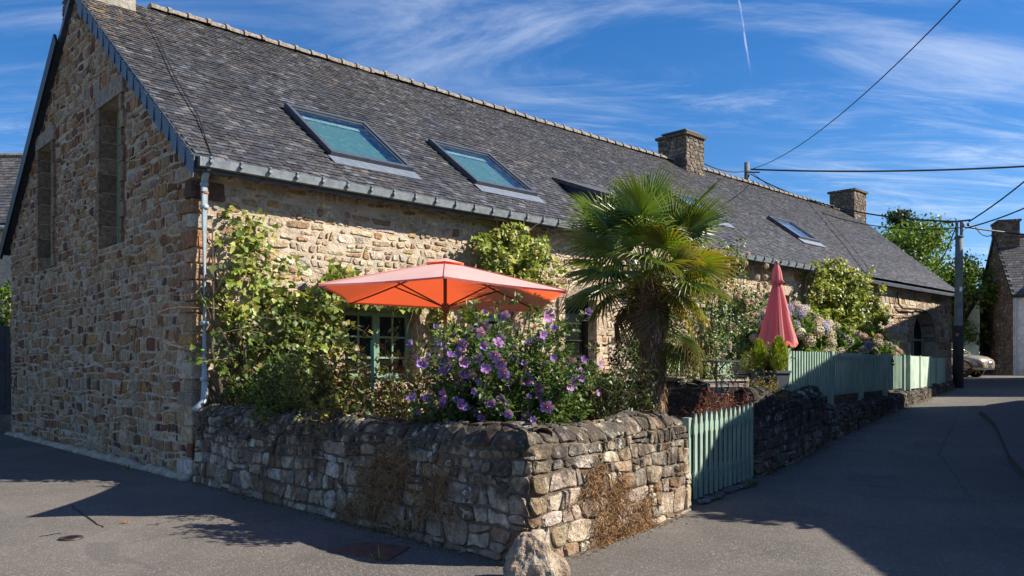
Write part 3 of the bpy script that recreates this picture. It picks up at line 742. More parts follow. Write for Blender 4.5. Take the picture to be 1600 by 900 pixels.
def skylight(s0, s1, t0, t1, label, glass):
    b = MB(); f = .075; hgt = .10
    def rbox(a0, a1, b0_, b1_, u0, u1, tone=None): b.hexa([RP(a, t, u) for u in (u0, u1) for t in (b0_, b1_) for a in (a0, a1)], tone)
    rbox(s0, s0+f, t0, t1, -.06, hgt); rbox(s1-f, s1, t0, t1, -.06, hgt)
    rbox(s0+f+.002, s1-f-.002, t1-f, t1, -.06, hgt-.004); rbox(s0+f+.002, s1-f-.002, t0, t0+f, -.06, hgt-.004)
    sash = .05
    rbox(s0+f, s0+f+sash, t0+f, t1-f, .04, hgt*.72); rbox(s1-f-sash, s1-f, t0+f, t1-f, .04, hgt*.72)
    rbox(s0+f+sash, s1-f-sash, t1-f-sash, t1-f-.002, .02, hgt*.7); rbox(s0+f+sash, s1-f-sash, t0+f+.002, t0+f+sash, .02, hgt*.7)
    fr_ = b.build('skylight', M['frame_dark'], roof, origin=RP((s0+s1)/2, (t0+t1)/2))
    if label: fr_['label'] = label
    b = MB(); b.add([RP(s0+f, t0+f, -.055), RP(s1-f, t0+f, -.055), RP(s1-f, t1-f, -.055), RP(s0+f, t1-f, -.055)], [(0, 1, 2, 3)]); b.build('blind', M['blind'] if glass == M['skyglass'] else M['blind2'], fr_, tones=False)
    b = MB(); b.hexa([RP(a, t, u) for u in (-.05, -.03) for t in (t1-f-.14, t1-f-.005) for a in (s0+f+.01, s1-f-.01)]); b.build('blind_box', M['white'], fr_, tones=False)
    b = MB(); g0 = f+sash-.005
    b.add([RP(s0+g0, t0+g0, .06), RP(s1-g0, t0+g0, .06), RP(s1-g0, t1-g0, .06), RP(s0+g0, t1-g0, .06)], [(0, 1, 2, 3)])
    b.build('pane', glass, fr_, tones=False)
    b = MB(); b.hexa([RP(a, t, u) for u in (.022, .030) for t in (t0-.24, t0-.003) for a in (s0-.05, s1+.05)])
    b.build('flashing', M['lead'], fr_, tones=False)
skylight(*sk[0], 'large skylight nearest the gable', M['skyglass'])
skylight(*sk[1], 'large skylight further along the roof', M['skyglass'])
skylight(*sk[2], 'small pale skylight towards the far end', M['skyglass2'])
skylight(*sk[3], 'small skylight beside the palm crown', M['skyglass2'])
# slates
rngs = random.Random(21); EX = .118; WS = .165; ct = 1/math.sqrt(1+SL*SL)
variants = []
def slate_tone(r, kd):
    base = r.choice(((.066, .067, .075), (.056, .058, .067), (.080, .078, .080), (.048, .047, .050), (.084, .077, .072), (.062, .067, .080)))
    f = r.uniform(.62, 1.18)*(1.5 if r.random() < .05 else 1); return tuple(x*f for x in base)
def slate_local(r):
    w_ = WS-.006; L = EX*1.35; d = .009; k0 = r.uniform(-.006, .006); k1 = r.uniform(-.006, .006); lift = r.uniform(.0, .006); c1 = r.choice((0, 0, .012, .02)); tw = r.uniform(-.004, .004)
    # x along u, y up slope, z normal
    top = [(-w_/2+c1, k0, .020+lift), (w_/2-c1*.5, k1, .020+lift+tw), (w_/2, .02, .019+lift+tw), (w_/2, L, .006), (-w_/2, L, .006), (-w_/2, .02, .019+lift)]
    bot = [(top[0][0], top[0][1], top[0][2]-d), (top[1][0], top[1][1], top[1][2]-d)]
    V = top+bot+[(top[2][0], top[2][1], .004), (top[3][0], top[3][1], -.004), (top[4][0], top[4][1], -.004), (top[5][0], top[5][1], .004)]
    Fc = [(0, 1, 2, 3, 4, 5), (6, 7, 1, 0), (7, 8, 2, 1), (8, 9, 3, 2), (11, 6, 0, 5), (10, 11, 5, 4)]
    return V, Fc
for i in range(24):
    V, Fc = slate_local(rngs); tn = slate_tone(rngs, 0)
    variants.append((V, Fc, tn, mesh('slate', V, Fc, M['slate'], [tn]*len(V))))
nv = (Vector((0, 0, 1)) - Vd*SL).normalized(); up_ = (Vd+Vector((0, 0, SL))).normalized()
BM = Matrix((U, up_, nv)).transposed()
items = []; row = 0; t = -OV-.02
while t < TR-.05:
    off = (row % 2)*WS/2; smax = LENF+.15+(LEN-LENF)*max(0, t)/TR; s = -OG+.02+off
    if t+.1 < 0: smax = LENF+.15
    while s < smax:
        ok = True
        if DORM[0]-.35 < s < DORM[1]+.35:
            ds = abs(s-(DORM[0]+DORM[1])/2)-(DORM[1]-DORM[0])/2
            if ds < 0.05 and t < 1.62: ok = False
        for (a0, a1, b0_, b1_) in sk:
            if a0-.02 < s < a1+.02 and b0_-.22 < t < b1_-.02: ok = False; break
        if ok: items.append((s, t))
        s += WS*rngs.uniform(.96, 1.04)
    t += EX*ct; row += 1
# sway of the old roof
def sag(s, t): return -.05*math.sin(math.pi*min(1, max(0, (t+.2)/5.7)))*(.5+.5*mnoise.noise(Vector((s*.22, t*.3, 4.2))))-.012*mnoise.noise(Vector((s*.9, t*.9, 1)))
arr = sorted(items, key=lambda q_: (RP(q_[0], q_[1])-CAMP).length)
big = [[], [], []]; base_i = 0; Vs = []; Fs = []; Ts = []
for i, (s, t) in enumerate(arr):
    V, Fc, tn, me = variants[rngs.randrange(24)]
    p = RP(s, t, .004+sag(s, t)+.006*rngs.random())
    if i < 300:
        o = link('slate', me, p, roof); o.rotation_euler = (BM @ Matrix.Rotation(rngs.uniform(-.02, .02), 3, 'Z')).to_euler()
    else:
        r2_ = rngs.uniform(-.02, .02); cr, sr = math.cos(r2_), math.sin(r2_)
        Vs.append([p+BM @ Vector((v[0]*cr-v[1]*sr, v[0]*sr+v[1]*cr, v[2])) for v in V]); b = len(Vs)*12-12
        Fs.extend([tuple(a+b for a in f) for f in Fc]); f_ = rngs.uniform(.85, 1.15); Ts.extend([tuple(x*f_ for x in tn)]*12)
Vf = [v-WORLD[roof.name] for q_ in Vs for v in q_]
o = link('slate', mesh('slate', Vf, Fs, M['slate'], Ts), WORLD[roof.name], roof); o['kind'] = 'stuff'
print('slates', len(arr))
# ridge tiles
def ridge_mesh(seed):
    r = random.Random(seed); b = MB(); L = .40
    for k, (x0, x1, rr) in enumerate(((0, L-.06, .115), (L-.07, L, .145))):
        V = []; n = 7
        for x in (x0, x1):
            for j in range(n):
                a = math.pi*(-.08+1.16*j/(n-1)); V.append((x, math.cos(a)*rr*1.15, math.sin(a)*rr*.8+r.uniform(-.004, .004)))
        b.add(V, [(j, j+1, n+j+1, n+j) for j in range(n-1)]+[tuple(range(n)), tuple(range(2*n-1, n-1, -1))])
    c = r.uniform(.7, 1.4); return mesh('ridge_tile', b.V, b.F, M['ridge'], [(c, c, c)]*len(b.V))
rms = [ridge_mesh(i) for i in range(5)]; s = .95
CHS = [(0.0, .98), (19.05, 20.25), (32.4, 33.75)]
while s < LEN-.1:
    if not any(a-.2 < s < b for a, b in CHS):
        o = link('ridge_tile', rngs.choice(rms), H(s, TR, zr(TR)+.12+.035*mnoise.noise(Vector((s*.35, 2, 1)))), roof)
        o.rotation_euler = (rngs.uniform(-.05, .05), rngs.uniform(-.03, .03), math.atan2(U.y, U.x)+rngs.uniform(-.02, .02))
    s += .405
# slates hung on the gable verge
t = -.32
while t < TR-.55:
    L = .30; b = MB(); z0_ = lambda tt: Z0+SL*tt
    dp = rngs.uniform(.25, .30); th_ = .012+.004*rngs.random()
    for (ta, tb) in ((t, t+L),):
        a = H(-OG-.035, ta, z0_(ta)+.135); c2 = H(-OG-.035, tb, z0_(tb)+.135); d_ = H(-OG-.035, tb+.02, z0_(tb)+.135-dp); e = H(-OG-.055, ta+.0, z0_(ta)+.135-dp-.03)
        o4 = [v-U*(-th_) for v in (a, c2, d_, e)]
        b.hexa([a, c2, e, d_]+[v+U*th_ for v in (a, c2, e, d_)])
    ob = b.build('verge_slate', M['verge'], roof, origin=centroid(b.V), tones=False); t += L*.985
# barge board at the far side of the gable
mb = MB(); mb.bar(H(-OG-.05, WID+.38, zr(WID+.38)+.03), H(-OG-.05, TR+.85, zr(TR+.85)+.03), .05, .26); mb.build('barge_board', M['iron'], roof, tones=False)
# lead line up the slope near the verge
mb = MB(); mb.tube([RP(.18, -.2, .035), RP(.45, .9, .05), RP(.62, 2.3, .04), RP(.9, 3.8, .05), RP(1.0, 4.9, .04)], .011, 5); mb.build('wire', M['cable'], roof, tones=False)
# gutters
def gutter(s0, s1, label=None):
    b = MB(); zt = Z0+.10-SL*OV-.03; prof = [(-OV-.005, zt), (-OV-.01, zt-.075), (-OV-.10, zt-.09), (-OV-.125, zt+.012), (-OV-.145, zt+.018), (-OV-.12, zt-.10), (-OV+.03, zt-.095), (-OV+.03, zt)]
    V = [H(s, a, z) for s in (s0, s1) for a, z in prof]; n = len(prof)
    b.add(V, [(i, (i+1) % n, n+(i+1) % n, n+i) for i in range(n)]+[tuple(range(n)), tuple(range(2*n-1, n-1, -1))])
    g = b.build('gutter', M['zinc'], house, origin=H(s0, -OV, zt), tones=False)
    b = MB(); b.bar(H(s0, -OV+.06, zt-.06), H(s1, -OV+.06, zt-.06), .03, .15); b.build('fascia', M['zinc_d'], g, tones=False)
    s = s0+.12; base = MB(); q0 = H(s, 0, 0)
    for dz, ww in ((-.075, .10),):
        base.bar(H(s, -OV-.14, zt-.075)-q0, H(s, -OV-.152, zt+.03)-q0, .022, .012)
        base.box(H(s, -OV-.155, zt-.03)-q0, (.042, .035, .04), rz=math.atan2(U.y, U.x)); base.box(H(s, -OV-.145, zt+.025)-q0, (.03, .035, .022), rz=math.atan2(U.y, U.x))
        base.bar(H(s, -OV-.11, zt-.10)-q0, H(s, -.0, zt-.13)-q0, .02, .012)
    me = mesh('gutter_bracket', base.V, base.F, M['zinc_d'])
    while s < s1-.05:
        link('gutter_bracket', me, H(s, 0, 0), g); s += .435
    b = MB(); b.hexa([H(a, t_, z) for z in (zt-.11, zt+.02) for t_ in (-OV-.14, .0) for a in (s0-.03, s0-.004)]); b.build('gutter_end', M['zinc_d'], g, tones=False)
    return g
gutter(-.03, DORM[0]-.05); gutter(DORM[1]+.05, 17.9)
# downpipe at the corner, and a short one by the far vine
mb = MB(); pd = -.13; sp_ = .12; zt = Z0-.25
mb.tube([H(sp_, pd-.16, Z0-.19), H(sp_, pd-.02, Z0-.34), H(sp_, pd, Z0-.48), H(sp_, pd, 1.20), H(sp_-.02, pd-.02, 1.10), H(sp_-.16, pd-.05, .98)], .05, 12)
for z in (4.15, 3.83, 2.2, 1.42): mb.lathe(H(sp_, pd, z), [(.056, -.03), (.062, -.02), (.062, .02), (.056, .03)], 12)
mb.build('downpipe', M['pipe'], house, smooth=True, tones=False)
b = MB(); b.lathe(H(sp_, pd, 4.03), [(.058, -.015), (.058, .015)], 12); b.build('pipe_band', M['red_ridge'], house, tones=False)
mb = MB(); mb.tube([H(17.75, -.4, Z0-.2), H(17.75, -.2, Z0-.35), H(17.75, -.12, Z0-.5), H(17.75, -.12, 1.0)], .05, 8); mb.build('downpipe', M['zinc_d'], house, smooth=True, tones=False)
# shed dormer behind the palm: low pitched roof and slate-hung cheeks
dm = MB(); DB = 1.72
slab(dm, [H(DORM[0]-.12, -.22, DORM[2]-.02), H(DORM[1]+.12, -.22, DORM[2]-.02), H(DORM[1]+.12, DB, Z0+.14+SL*DB), H(DORM[0]-.12, DB, Z0+.14+SL*DB)], .09)
dm.cur = (.07, .07, .075); dm.T = [dm.cur]*len(dm.V)
dorm = dm.build('dormer_roof', M['slate'], house)
for s_ in DORM[:2]:
    b = MB(); b.hexa([H(a, t_, z) for (z0c, z1c) in ((0, 1),) for kz in (0, 1) for t_, zl, zh in ((-.02, Z0-.1, DORM[2]-.05), (DB-.05, Z0+.05+SL*DB-.02, Z0+.06+SL*DB)) for a in (s_-.03, s_+.03) for z in ((zl, zh)[kz],)])
    b.build('dormer_cheek', M['verge'], dorm, tones=False)
# chimneys of the house
PAL_CHIM = [((.22, .18, .14), 4), ((.16, .13, .11), 4), ((.28, .24, .19), 2), ((.20, .13, .09), 1.5), ((.33, .29, .24), 1)]
def chimney(s0, s1, t0, t1, zb, zt, label, cap=True, seed=1, rendered=False):
    b = MB(); P = [H(s, t_, z) for z in (zb, zt) for t_ in (t0+REC, t1-REC) for s in (s0+REC, s1-REC)]; b.hexa(P)
    ch = b.build('chimney', M['render'] if rendered else M['mortar_dark'], house, origin=H(s0, t0, zb), tones=False)
    ch['label'] = label
    sets = []
    if not rendered:
        sets.append((rubble(s0, s1, zb, zt, (.1, .18), (.15, .34), seed, joint=.02), lambda a, b_, d: H(a, t0-d+REC, b_)))
        sets.append((rubble(t0, t1, zb, zt, (.1, .18), (.15, .34), seed+50, joint=.02), lambda a, b_, d: H(s1+d-REC, a, b_)))
    sets.append((rubble(t0, t1, zb, zt, (.1, .18), (.15, .34), seed+90, joint=.02), lambda a, b_, d: H(s0-d+REC, a, b_)))
    lay_stones(sets, ch, M['chim_stone'] if not rendered else M['house_stone'], PAL_CHIM, seed, proud=.02, singles=80)
    b = MB(); o = .06; P = [H(s, t_, z) for z in (zt, zt+.09) for t_ in (t0-o, t1+o) for s in (s0-o, s1+o)]; b.hexa(P, (.13, .115, .10))
    b.build('chimney_cap', M['chim_stone'], ch)
    if cap:
        b = MB(); P = [H(s, t_, z) for z in (zt+.18, zt+.23) for t_ in (t0+.1, t1-.1) for s in (s0+.1, s1-.1)]; b.hexa(P)
        for s in (s0+.16, s1-.16):
            for t_ in (t0+.18, t1-.18): b.box(H(s, t_, zt+.135), (.09, .09, .10))
        b.T = [(.06, .06, .065)]*len(b.V); b.build('chimney_slab', M['slate'], ch)
chimney(0, .96, 4.98, 6.4, 8.2, 9.6, 'broad rendered chimney on the gable end', seed=31, rendered=True, cap=False)
chimney(19.1, 20.2, TR-.62, TR+.62, 8.1, 9.62, 'stone chimney with slate cap in the middle of the ridge', seed=33)
chimney(32.4, 33.7, TR-.6, TR+.6, 8.0, 9.66, 'stone chimney at the far end of the ridge', seed=35, cap=False)
# overlaid hip lines near the far end
# ---- joinery
def framed(o, axis, mat, glass, cols, rows, name='window', frame=.07, depth=.22, bar=.03, label=None, leaves=2, panel=0.0):
    s0, s1, z0, z1 = o; f = (lambda a, b_, c: H(a, b_, c)) if axis == 'f' else (lambda a, b_, c: H(b_, a, c))
    b = MB()
    def fb(a0, a1, c0, c1, d0, d1, mbx=None): (mbx or b).hexa([f(a, d, c) for c in (c0, c1) for d in (d0, d1) for a in (a0, a1)])
    fb(s0, s0+frame, z0, z1, depth, depth+.08); fb(s1-frame, s1, z0, z1, depth, depth+.08)
    fb(s0+frame, s1-frame, z1-frame, z1, depth+.002, depth+.078); fb(s0+frame, s1-frame, z0, z0+frame, depth+.002, depth+.078)
    root = b.build(name, mat, house, origin=f((s0+s1)/2, depth, (z0+z1)/2))
    if label: root['label'] = label
    W_ = (s1-s0-2*frame)/leaves
    for i in range(leaves):
        a0 = s0+frame+i*W_+.003; a1 = a0+W_-.006; c0 = z0+frame+.003; c1 = z1-frame-.003; sf = .065; b = MB()
        fb(a0, a0+sf, c0, c1, depth-.02, depth+.05); fb(a1-sf, a1, c0, c1, depth-.02, depth+.05)
        fb(a0+sf, a1-sf, c1-sf, c1, depth-.018, depth+.048); fb(a0+sf, a1-sf, c0, c0+sf*1.3, depth-.018, depth+.048)
        cp = c0+(c1-c0)*panel
        if panel: fb(a0+sf, a1-sf, c0+sf*1.3, cp, depth, depth+.03)
        for k in range(1, cols):
            x = a0+sf+(a1-a0-2*sf)*k/cols; fb(x-bar/2, x+bar/2, cp, c1-sf, depth-.01, depth+.03)
        for k in range(1, rows):
            z = cp+(c1-sf-cp)*k/rows; fb(a0+sf, a1-sf, z-bar/2, z+bar/2, depth-.008, depth+.028)
        if panel: fb(a0+sf, a1-sf, cp-.04, cp+.04, depth-.012, depth+.03)
        lf = b.build('casement', mat, root)
        for ci in range(cols):
            for ri in range(rows):
                b = MB(); x0 = a0+sf+(a1-a0-2*sf)*ci/cols; x1 = a0+sf+(a1-a0-2*sf)*(ci+1)/cols; zA = cp+(c1-sf-cp)*ri/rows; zB = cp+(c1-sf-cp)*(ri+1)/rows
                b.add([f(x0, depth+.02, zA), f(x1, depth+.02, zA), f(x1, depth+.02, zB), f(x0, depth+.02, zB)], [(0, 1, 2, 3)])
                b.build('pane', glass, root, tones=False)
    return root
framed(front_open['win1'], 'f', M['green_frame'], M['winglass'], 2, 3, label='green casement window under the open parasol')
framed(front_open['win2'], 'f', M['bluegrey'], M['winglass'], 1, 3)
framed(front_open['door3'], 'f', M['iron'], M['winglass'], 1, 3, 'door', leaves=1, panel=.4)
framed(front_open['door4'], 'f', M['mint'], M['winglass'], 2, 4, 'door', label='mint green glazed double door', panel=.3)
framed(front_open['win5'], 'f', M['mint'], M['winglass'], 2, 3, label='mint window behind the folded parasol')
framed(gab_open['slit1'], 'g', M['green_frame'], M['winglass'], 1, 3, depth=.27, leaves=1)
framed(gab_open['slit2'], 'g', M['green_frame'], M['winglass'], 1, 3, depth=.27, leaves=1)
b = MB(); ap = archp; n = len(ap); b.add([H(a, REC+.46, z) for a, z in ap], [tuple(range(n))]); adoor = b.build('arch_door', M['iron'], house, tones=False)
b = MB()
for s in (26.06, 27.15, 28.18): b.hexa([H(a, d, c) for c in (.9, 3.2) for d in (.38, .46) for a in (s-.04, s+.06)])
for z in (1.8, 2.55): b.hexa([H(a, d, c) for c in (z, z+.07) for d in (.385, .455) for a in (26.1, 28.2)])
b.build('door_frame', M['mint'], adoor)
# wrought bracket and little pipe on the far wall
b = MB(); b.tube([H(24.6, -.05, 4.15), H(24.6, -.08, 3.75), H(24.9, -.1, 3.62), H(26.3, -.1, 3.66), H(27.3, -.08, 3.62)], .03, 6); b.tube([H(24.7, -.05, 3.35), H(26.8, -.05, 3.45)], .02, 5)
b.build('bracket', M['iron'], house, tones=False)
# ------------------------------------------------------------------ garden walls
class Path:
    """outer face line with rounded corners"""
    def __init__(s, pts, rad):
        P = []; pts = [Vector(p) for p in pts]
        for i, p in enumerate(pts):
            if i in (0, len(pts)-1): P.append(p); continue
            a = (pts[i-1]-p).normalized(); b = (pts[i+1]-p).normalized(); r = rad[i] if isinstance(rad, dict) else rad
            for k in range(7):
                f = k/6; q1 = p+a*r; q2 = p+b*r; P.append(q1*(1-f)**2+p*2*f*(1-f)+q2*f*f)
        s.P = P; s.L = [0]
        for a, b in zip(P[:-1], P[1:]): s.L.append(s.L[-1]+(b-a).length)
        s.len = s.L[-1]
    def at(s, a):
        a = min(max(a, 0), s.len-1e-6); i = int(np.searchsorted(s.L, a, side='right'))-1; i = min(i, len(s.P)-2)
        f = (a-s.L[i])/(s.L[i+1]-s.L[i]); p = s.P[i].lerp(s.P[i+1], f)
        def tg(j):
            d = s.P[min(j+1, len(s.P)-1)]-s.P[max(j-1, 0)]; return d.normalized()
        d = tg(i).lerp(tg(i+1), f).normalized(); return p, Vector((d.y, -d.x))     # outward = right of travel
def wall_map(path, zb, zt, half, rtop):
    """(a,b,d): b climbs the face then bends over the rounded top"""
    def f(a, b, d):
        p, n = path.at(a); z0 = zb(p.x, p.y); Ht = zt(a)
        bend = Ht-z0-rtop
        lean = .05*(b/1.0)
        wob = .025*mnoise.noise(Vector((a*1.3, b*2.0, 7.1)))
        if b <= bend: q = p-n*(lean)+n*(d+wob); return Vector((q.x, q.y, z0+b))
        th_ = min((b-bend)/rtop, 2.4); k = half/rtop
        cx_ = p-n*(lean+rtop*k)
        q = cx_+n*(math.cos(th_)*(rtop*k+d+wob)); return Vector((q.x, q.y, z0+bend+math.sin(th_)*(rtop+d+wob)))
    return f
def garden_wall(name, path, zb, zt, label, mat, pal, seed, half=.23, rtop=.2, rows=(.1, .2), lens=(.14, .36), joint=.025, group=None, maxb=None, proud=.03):
    root = thing(name, Vector((path.P[0].x, path.P[0].y, zb(path.P[0].x, path.P[0].y))), label, 'wall', group)
    mpf = wall_map(path, zb, zt, half, rtop)
    bmax = max(zt(a)-zb(*path.at(a)[0][:2])-rtop for a in np.linspace(0, path.len, 20))+rtop*1.75
    V = []; Fc = []; na = int(path.len/.07); nb = 26; bs = [(-.12+(bmax+.12+rtop*.9)*j/(nb-1)) for j in range(nb)]
    for i in range(na+1):
        a = path.len*i/na; p, n = path.at(a); z0 = zb(p.x, p.y)
        bend_a = zt(a)-z0-rtop
        for b in bs:
            bb = min(b, bend_a+rtop*2.35)
            dd = -.006+.014*mnoise.noise(Vector((a*6, bb*6, seed)))
            V.append(mpf(a, bb, dd))
        v = V[-1].copy(); v.z = z0-.15; V.append(v)
    m_ = nb+1
    for i in range(na):
        for j in range(m_-1): Fc.append((i*m_+j, (i+1)*m_+j, (i+1)*m_+j+1, i*m_+j+1))
    Fc.append(tuple(range(m_))[::-1]); Fc.append(tuple(na*m_+j for j in range(m_)))
    core = link('core', mesh('core', [v-WORLD[root.name] for v in V], Fc, M['mortar_dark'], smooth=False), WORLD[root.name], root)
    cells = []
    for c in coursed(0.02, path.len-.02, -.04, bmax, rows, lens, seed, joint=joint, wav=.5, jit=.4):
        cc = poly_cen(c); p, n = path.at(cc[0]); bend = zt(cc[0])-zb(p.x, p.y)-rtop
        if cc[1] < bend+rtop*1.62: cells.append(c)
    k = lay_stones([(cells, mpf)], root, mat, pal, seed, proud=proud, dome=.4); print(name, k)
    return root, mpf
ZERO = lambda x, y: gz(x, y)
GC = Vector((.14, 6.42)); dR = Vector((.597, .802)).normalized(); gwe = Vector((2.03, 9.08))
wl_start = Vector((-4.42, 11.30))
nR = Vector((dR.y, -dR.x))
pth = Path([wl_start, GC, gwe, gwe-nR*.46], {1: .16, 2: .17})
L1 = (GC-wl_start).length
def zt_g(a): return 1.03+.05*min(1, max(0, a/5))+.02*math.sin(a*2.3)+.018*math.sin(a*5.1+1)-(.05 if a > pth.len-.7 else 0)
gw, mp_g = garden_wall('garden_wall', pth, ZERO, zt_g, 'lichened rubble garden wall wrapping the corner below the hibiscus', M['wall_stone'], PAL_WALL, 41, rtop=.17, half=.22, rows=(.075, .17), lens=(.11, .36), joint=.022, proud=.017)
SP = Vector((3.36, 11.14))
pth2 = Path([SP-nR*.45, SP, SP+dR*3.35, SP+dR*3.35-nR*.45], {1: .2, 2: .16})
def zt_p(a): return 1.24+.04*math.sin(a*1.9)+.02*math.sin(a*4.4)-.06*max(0, 1-a/.7)
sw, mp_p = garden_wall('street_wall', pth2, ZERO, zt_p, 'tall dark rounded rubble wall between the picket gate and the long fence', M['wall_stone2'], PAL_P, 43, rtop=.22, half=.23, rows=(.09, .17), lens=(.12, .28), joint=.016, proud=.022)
pth3 = Path([SP+dR*3.36-nR*.03, SP+dR*17.2-nR*.03], .1)
def zt_l(a): return .86+.135*min(1, a/7.5)+.015*math.sin(a*3)+.02*max(0, a-7.5)
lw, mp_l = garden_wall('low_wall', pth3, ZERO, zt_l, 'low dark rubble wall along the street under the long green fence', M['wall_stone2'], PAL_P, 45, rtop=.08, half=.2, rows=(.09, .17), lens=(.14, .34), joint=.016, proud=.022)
# retaining wall of the terrace, behind the palm
pth4 = Path([Vector((-.6, 13.9)), Vector((1.0, 13.0)), Vector((3.02, 12.45)), Vector((3.02, 12.45))+Vector((.12, .4))], {1: .3, 2: .05})
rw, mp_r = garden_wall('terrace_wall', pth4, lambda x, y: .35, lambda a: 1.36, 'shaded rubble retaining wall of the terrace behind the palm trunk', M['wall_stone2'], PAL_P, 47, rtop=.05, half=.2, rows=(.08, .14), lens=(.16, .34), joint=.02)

# soil and terrace surfaces
def prism(name, pts, ztop, mat, kind='structure', zb=-.3, rough=0):
    V = [(x, y, z) for (x, y), z in zip(pts, ztop)]+[(x, y, zb) for x, y in pts]; n = len(pts)
    Fc = [tuple(range(n))]+[(i, n+i, n+(i+1) % n, (i+1) % n) for i in range(n)]
    o = link(name, mesh(name, V, Fc, mat), (0, 0, 0)); o['kind'] = kind; return o
def hw(s, t=-.0): v = H(s, t, 0); return (v.x, v.y)
def off(p, d): q = Vector(p)-nR*d; return (q.x, q.y)
nL = Vector(((GC-wl_start).normalized().y, -(GC-wl_start).normalized().x))
def offL(p, d): q = Vector(p)-nL*d; return (q.x, q.y)
prism('garden_soil', [offL(wl_start, .35), (GC.x-.03, GC.y+.54), off(gwe, .3), off(SP, .4), off(SP+dR*2, .3), (3.05, 12.4), (1.0, 12.9), (-.6, 13.8), hw(5.2, .02), hw(0, .02)],
      [.5, .55, .3, .25, .3, .35, .4, .45, .5, .5], M['soil'])
prism('terrace', [(-.6, 13.95), (1.0, 13.05), (3.0, 12.5), off(SP+dR*1.2, .42), off(SP+dR*3.2, .5), off(SP+dR*9, .9), hw(14.9, .02), hw(5.3, .02)], [1.27]*8, M['flag'])
prism('flower_bed', [off(SP+dR*3.2, .3), off(SP+dR*17.2, .3), hw(26, .02), hw(14.9, .02), off(SP+dR*9, .93), off(SP+dR*3.2, .53)], [1.0, 1.0, 1.25, 1.25, 1.24, 1.2], M['soil'])

# standing stone at the corner
mb = MB(); rb = random.Random(9); bc = Vector((.20, 6.08, 0)); prof = [(0, .25, .19), (.08, .245, .18), (.17, .20, .15), (.25, .145, .11), (.31, .085, .07), (.335, .04, .03)]
V = []; n = 18
for k, (z, rx, ry) in enumerate(prof):
    for j in range(n):
        a = 2*math.pi*j/n; nz = 1+.38*mnoise.noise(Vector((math.cos(a)*1.9, math.sin(a)*1.9, z*7)))+.05*math.sin(5*a+z*9)
        V.append(bc+Vector((math.cos(a)*rx*nz-.22*z, math.sin(a)*ry*nz+.02, z-.05*(k == 0))))
V.append(bc+Vector((-.075, .02, .345)))
Fc = [(k*n+j, k*n+(j+1) % n, (k+1)*n+(j+1) % n, (k+1)*n+j) for k in range(len(prof)-1) for j in range(n)]+[((len(prof)-1)*n+j, (len(prof)-1)*n+(j+1) % n, len(prof)*n) for j in range(n)]
mb.add(V, Fc, (.34, .275, .21)); bo = mb.build('corner_boulder', M['boulder'], origin=bc)
ss = bo.modifiers.new('sub', 'SUBSURF'); ss.levels = ss.render_levels = 2
tx = bpy.data.textures.new('rock', 'MUSGRAVE' if False else 'CLOUDS'); tx.noise_scale = .12; tx.noise_depth = 4
dm_ = bo.modifiers.new('disp', 'DISPLACE'); dm_.texture = tx; dm_.strength = .11; dm_.mid_level = .5
tag(bo, 'upright pinkish boulder standing at the foot of the wall corner', 'boulder')

# ------------------------------------------------------------------ pickets
def picket_geo(b, base, h, along, nrm3, w_=.052, th=.02, shoulders=True, tilt=0):
    """an ornamental picket: point, neck, wide shoulder and lower step"""
    prof = [(-.5, 0), (-.5, .10), (-.62, .12), (-.62, .30), (-.5, .33), (-.5, .74), (-.72, .77), (-.72, .86), (-.5, .89), (-.42, .945), (0, 1.0)] if shoulders else [(-.5, 0), (-.5, 1.0), (0, 1.0)]
    pts = prof+[(-x, z) for x, z in prof[::-1][1:]]
    F_ = [base+along*(x*w_)+Vector((0, 0, z*h))-nrm3*0 for x, z in pts]; B_ = [p-nrm3*th for p in F_]; n = len(pts)
    b.add(F_+B_, [tuple(range(n)), tuple(range(2*n-1, n-1, -1))]+[(i, n+i, n+(i+1) % n, (i+1) % n) for i in range(n)])
def v3(p, z=0): return Vector((p[0], p[1], z))
g0 = Vector((2.10, 9.42)); g1 = Vector((3.30, 11.08)); ga = v3((g1-g0).normalized()); gn = Vector((ga.y, -ga.x, 0)); gl = (g1-g0).length
gate = thing('picket_gate', v3(g0, gz(*g0)), 'pale green ornamental picket gate between the two stone walls', 'gate')
rg = random.Random(4); nP = 13
for i in range(nP):
    p = g0.lerp(g1, (i+.5)/nP) if i < 6 else g0.lerp(g1, (i+.62)/nP-.01)
    b = MB(); zb_ = gz(*p)+.05+rg.uniform(-.006, .006); picket_geo(b, v3(p, zb_), 1.0-.0*i+rg.uniform(-.006, .006), ga, gn, w_=.07, th=.022)
    ob = b.build('picket', M['mint'], gate, origin=v3(p, zb_)); ob.rotation_euler = (0, 0, rg.uniform(-.02, .02))
for k, (a, c) in enumerate(((0, .47), (.49, 1))):
    for z in (.24, .78):
        b = MB(); p = g0.lerp(g1, a); q = g0.lerp(g1, c); b.bar(v3(p, gz(*p)+z+.05)-gn*.048, v3(q, gz(*q)+z+.05)-gn*.048, .03, .07); b.build('rail', M['mint'], gate)
b = MB(); p = g0.lerp(g1, 0.0)-Vector((gn.x, gn.y))*.08; b.box(v3(p, .5), (.08, .08, 1.0), rz=math.atan2(ga.y, ga.x)); b.build('post', M['mint'], gate)
b = MB(); p = g0.lerp(g1, 1.0)-Vector((gn.x, gn.y))*.08; b.box(v3(p, .55), (.08, .08, 1.0), rz=math.atan2(ga.y, ga.x)); b.build('post', M['mint'], gate)
